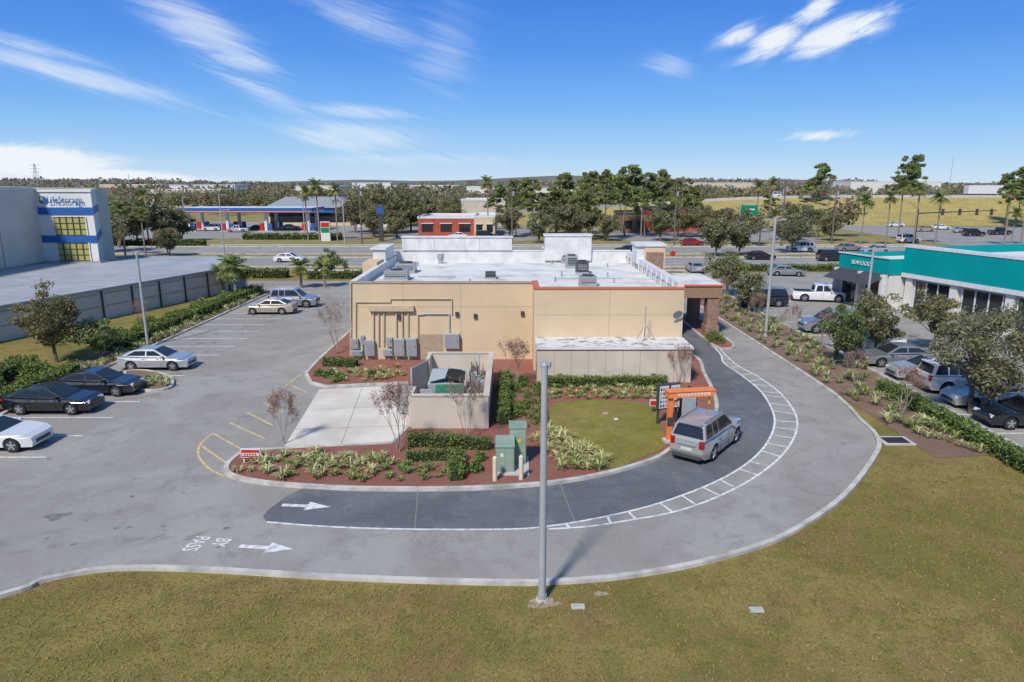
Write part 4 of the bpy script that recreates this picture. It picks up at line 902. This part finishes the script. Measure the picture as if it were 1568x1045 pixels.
def woods(name,spec,ml,per,size,seed):
    rg=np.random.default_rng(seed); m=MB(); P=[];K=[];
    for x,y,h,r in spec:
        n=per; q=3; 
        for j in range(q):
            o=rg.normal(size=3)*np.array([r*.45,r*.45,h*.1]); c=ball(n//q,rg)*np.array([r*.7,r*.7,h*.34])+np.array([x,y,h*.62])+o; P.append(c); b=rg.integers(0,len(ml)); K.append(np.where(rg.random(n//q)<.75,b,rg.integers(0,len(ml),n//q)))
    m.quads(rq(np.concatenate(P),size,rg,1.2),np.concatenate(K).tolist(),ml); return m.obj(name)
def clear(x,y):
    for a,b,c_,d in ((-112,-33,150,226),(-31,8,145,201),(20,72,148,194),(-165,-115,150,195),(85,400,100,204)):
        if a-4<x<b+4 and c_-6<y<d+4: return False
    if x>-40 and 203<y<292: return x<-15
    return True
sp1=[]
while len(sp1)<400:
    y=rng.uniform(150,400); x=rng.uniform(-.95,.95)*y
    if clear(x,y): h=rng.uniform(5,11); sp1.append((x,y,h,h*rng.uniform(.4,.6)))
woods('background_trees',sp1,('far_leaf_green','far_leaf_olive','far_leaf_dark','far_leaf_brown'),290,.85,3)
sp2=[]
while len(sp2)<1400:
    y=400+rng.uniform(0,1)**1.3*1500; x=rng.uniform(-.95,.95)*y; h=rng.uniform(6.5,12.5); sp2.append((x,y,h,h*.8))
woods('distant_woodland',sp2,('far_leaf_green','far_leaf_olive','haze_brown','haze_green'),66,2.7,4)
sp3=[]
for i in range(900):
    y=rng.uniform(1500,2100); x=rng.uniform(-.95,.95)*y; h=rng.uniform(11,18)+6*math.sin(x*.004); sp3.append((x,y,h,h*1.2))
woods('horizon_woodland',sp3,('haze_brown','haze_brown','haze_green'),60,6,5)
def hedge(name,pts,w,h,seed=0,ml=('leaf_hedge','leaf_hedge_dark'),dens=260,size=.09,z=.1):
    rg=np.random.default_rng(seed+100); m=MB(); P=[]
    for a,b in zip(pts,pts[1:]):
        a=np.array(a);b=np.array(b); L=np.linalg.norm(b-a); e=(b-a)/L; nn=np.array([-e[1],e[0]])
        n=int(L*(w+2*h)*dens); s=rg.uniform(-.05,L+.05,n); q=rg.uniform(0,w+2*h,n)
        off=np.where(q<h,-w/2,np.where(q<h+w,q-h-w/2,w/2)); zz=np.where(q<h,q,np.where(q<h+w,h,q-h-w))
        lum=.07*np.sin(s*3.1+seed)+.06*np.sin(s*7.7)+.06*np.sin(s*1.3); off=off*(1+lum*1.5)+rg.normal(size=n)*.05; zz=zz*(1+lum)+rg.normal(size=n)*.05
        P.append(np.stack([a[0]+e[0]*s+nn[0]*off,a[1]+e[1]*s+nn[1]*off,z+np.maximum(zz,.02)],1))
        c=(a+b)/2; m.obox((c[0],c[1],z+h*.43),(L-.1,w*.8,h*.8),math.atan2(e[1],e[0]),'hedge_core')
    P=np.concatenate(P); m.quads(rq(P,size,rg,1.5),rg.integers(0,len(ml),len(P)).tolist(),ml); return m.obj(name)
def shrub(name,x,y,r,h,seed,ml=('leaf_hedge','leaf_hedge_dark'),n=900,size=.09,z=.1):
    rg=np.random.default_rng(seed); m=MB(); d=rg.normal(size=(n,3)); d/=np.linalg.norm(d,axis=1)[:,None]; d[:,2]=np.abs(d[:,2]); lum=1+.18*np.sin(d[:,0]*6+seed)*np.sin(d[:,1]*5+1); d*=(rg.uniform(.55,1.05,n)*lum)[:,None]
    m.quads(rq(d*np.array([r,r,h]),size,rg,1.5),rg.integers(0,len(ml),n).tolist(),ml); return m.obj(name,loc=(x,y,z))
g=lambda *a:[G(*p,.1) for p in a]
HB=('leaf_hedge','leaf_hedge','leaf_bright','leaf_hedge_dark')
hedge('hedge',g((625,682),(752,688)),.55,.55,1,HB); hedge('hedge',g((622,706),(705,702)),.45,.4,2,HB); hedge('hedge',g((700,704),(699,738)),.55,.5,3,HB); hedge('hedge',[(-.45,33.6),(-.45,41.5)],.5,.75,4,HB)
hedge('hedge',[(2.0,40.7),(9.6,40.7)],.6,.55,5,HB); hedge('hedge',[(-13,45.6),(-10.6,45.2)],.7,.5,6,HB)
hedge('hedge',[(22.7,22),(22.6,40)],.75,.62,7,HB,dens=190,size=.11); hedge('hedge',[(-29.2,30),(-29.2,44)],1.0,.75,8,HB,dens=130,size=.12,z=0); hedge('hedge',[(-30.2,50),(-29.4,78)],1.3,.9,9,HB,dens=110,size=.13,z=0); hedge('hedge',[(-32,28),(-33,45)],1.3,.9,19,HB,dens=90,size=.14,z=0)
hedge('hedge',[(-60,154),(-38,154)],1.5,1.2,10,dens=14,size=.35,z=0); hedge('hedge',[(-27,90),(-20,90.5)],1.2,.9,11,dens=40,size=.2,z=0); hedge('hedge',[(-12,95),(18,95)],1.3,1,12,dens=30,size=.22,z=0); hedge('hedge',[(-60,92),(-30,91)],1.5,1.1,12,dens=30,size=.24,z=0); hedge('hedge',[(-100,138),(-62,139)],1.5,1.1,12,dens=14,size=.34,z=0); hedge('hedge',[(30,98),(75,98)],1.2,.9,14,HB,dens=30,size=.2,z=0)
i=0
for (u,v,r,h) in ((728,722,.32,.5),(785,585,.4,.5),(800,588,.45,.5),(1096,525,.8,.9),(570,578,.4,.5),(505,578,.45,.5),(520,582,.45,.5),(490,575,.4,.45),(1090,520,.6,.8),(735,705,.3,.4)):
    i+=1; x,y=G(u,v,.1); shrub('shrub',x,y,r,h,i,HB,n=700)
for (x,y,r,h,ml) in ((-31.5,53,1.0,1.2,('leaf_bright','leaf_hedge')),(-31.2,57,1.1,1.3,('leaf_bright','leaf_hedge')),(-30.8,61,.9,1.1,('leaf_bright','leaf_hedge')),(-31,67,1.1,1.2,('leaf_bright','leaf_hedge')),(-32.6,40,1.3,1.3,('leaf_oak_light','leaf_hedge')),(-30.5,72,1.0,1.1,('leaf_palm','leaf_bright')),(-31.2,43,1.1,1.1,('leaf_bright','leaf_hedge'))):
    i+=1; shrub('shrub',x,y,r,h,i,ml,1500,.13,0)
rg0=np.random.default_rng(9)
mb=MB()
for k in range(60):
    u=random.uniform(772,835); v=random.uniform(588,655); x,y=G(u,v,.1); n=130; d=ball(n,rg0); d[:,2]=np.abs(d[:,2]); P=d*np.array([.3,.3,.38])+np.array([x,y,.12]); mb.quads(rq(P,.08,rg0),rg0.integers(0,3,n).tolist(),('leaf_hedge','leaf_hedge_dark','leaf_bright'))
mb.obj('ground_cover_bed')
def tufts(name,pts,nb=30,L=.62,ml=('blade_light','blade_green'),z=.1,seed=0,mix=.6):
    rg=np.random.default_rng(seed+7); Q=[];K=[]
    for (x,y) in pts:
        s=rg.uniform(.6,1.25); pm_=rg.random()<mix
        for b in range(nb):
            a=rg.uniform(0,6.28); o=rg.uniform(0,.1); ln=L*s*rg.uniform(.7,1.15); tilt=rg.uniform(.15,1.0); w=.022*s+.008
            d=np.array([math.cos(a),math.sin(a),0]); sd=np.array([-d[1],d[0],0])*w; p0=np.array([x,y,z])+d*o
            p1=p0+d*ln*.45*math.sin(tilt)+np.array([0,0,ln*.55*math.cos(tilt*.7)]); p2=p1+d*ln*.45*math.sin(min(1.5,tilt+.5))+np.array([0,0,ln*.3*math.cos(tilt+.75)])
            k=0 if (rg.random()<(.75 if pm_ else .2)) else 1
            Q.append([p0-sd,p0+sd,p1+sd,p1-sd]);K.append(k); Q.append([p1-sd,p1+sd,p2+sd*.2,p2-sd*.2]);K.append(k)
    m=MB(); m.quads(np.array(Q),K,ml); return m.obj(name)
def scatter(poly,n,seed):
    rg=random.Random(seed); us=[p[0] for p in poly]; vs=[p[1] for p in poly]; out=[]
    def ins(u,v):
        c=False; j=len(poly)-1
        for i in range(len(poly)):
            if (poly[i][1]>v)!=(poly[j][1]>v) and u<(poly[j][0]-poly[i][0])*(v-poly[i][1])/(poly[j][1]-poly[i][1])+poly[i][0]: c=not c
            j=i
        return c
    t=0
    while len(out)<n and t<9000:
        t+=1; u=rg.uniform(min(us),max(us)); v=rg.uniform(min(vs),max(vs))
        if ins(u,v) and all(math.dist((u,v),o)>.42 for o in out): out.append((u,v))
    return out
tufts('ornamental_grass',scatter(g((372,702),(550,694),(615,704),(560,737),(420,734),(365,724)),46,1),30,.55,seed=1)
tufts('ornamental_grass',scatter(g((812,676),(845,665),(880,680),(925,708),(915,722),(858,720),(850,700)),34,2),34,.68,seed=2,mix=.85)
tufts('ornamental_grass',scatter(g((480,574),(615,562),(616,580),(500,588)),28,3),26,.5,seed=3); tufts('ornamental_grass',scatter(g((842,594),(1010,596),(1010,612),(842,612)),52,4),26,.45,seed=4,mix=.4)
tufts('ornamental_grass',scatter([(19.8,32),(22,32),(24,42),(24,76),(20,76)],170,5),22,.7,seed=5,mix=.45); tufts('ornamental_grass',scatter([(-28.2,32),(-29,32),(-29,78),(-28.1,78)],100,6),20,.65,seed=6,mix=.4)
tufts('ornamental_grass',scatter(g((198,578),(260,580),(255,592),(215,594)),14,7),24,.55,seed=7,mix=.8); tufts('ornamental_grass',scatter(g((575,722),(620,712),(690,715),(680,738),(600,740)),12,8),20,.45,seed=8,mix=.1,ml=('blade_green','leaf_bright'))
tufts('ornamental_grass',scatter([(19.9,33),(22.0,30),(22,35)],16,15),24,.65,seed=15,mix=.8)
rgl=np.random.default_rng(77); n=60000; X=rgl.uniform(-20,26,n); Y=rgl.uniform(13.5,29,n)
lowb=np.array(bots); yb=np.interp(X,lowb[10:,0],lowb[10:,1],right=40)
ok=(Y<yb-.25)&(X<22)
X=X[ok];Y=Y[ok]; n=len(X); C=np.stack([X,Y,np.full(n,.02)],1); a=rgl.uniform(0,6.28,n); d=np.stack([np.cos(a),np.sin(a),np.zeros(n)],1)*.015; tp=C+rgl.normal(size=(n,3))*np.array([.04,.04,0])+np.array([0,0,.05])
mb=MB(); mb.quads(np.stack([C-d,C+d,tp+d*.4,tp-d*.4],1),rgl.integers(0,3,n).tolist(),('grass_a','grass_b','grass_c')); mb.obj('grass')
print('objects',len(bpy.data.objects))
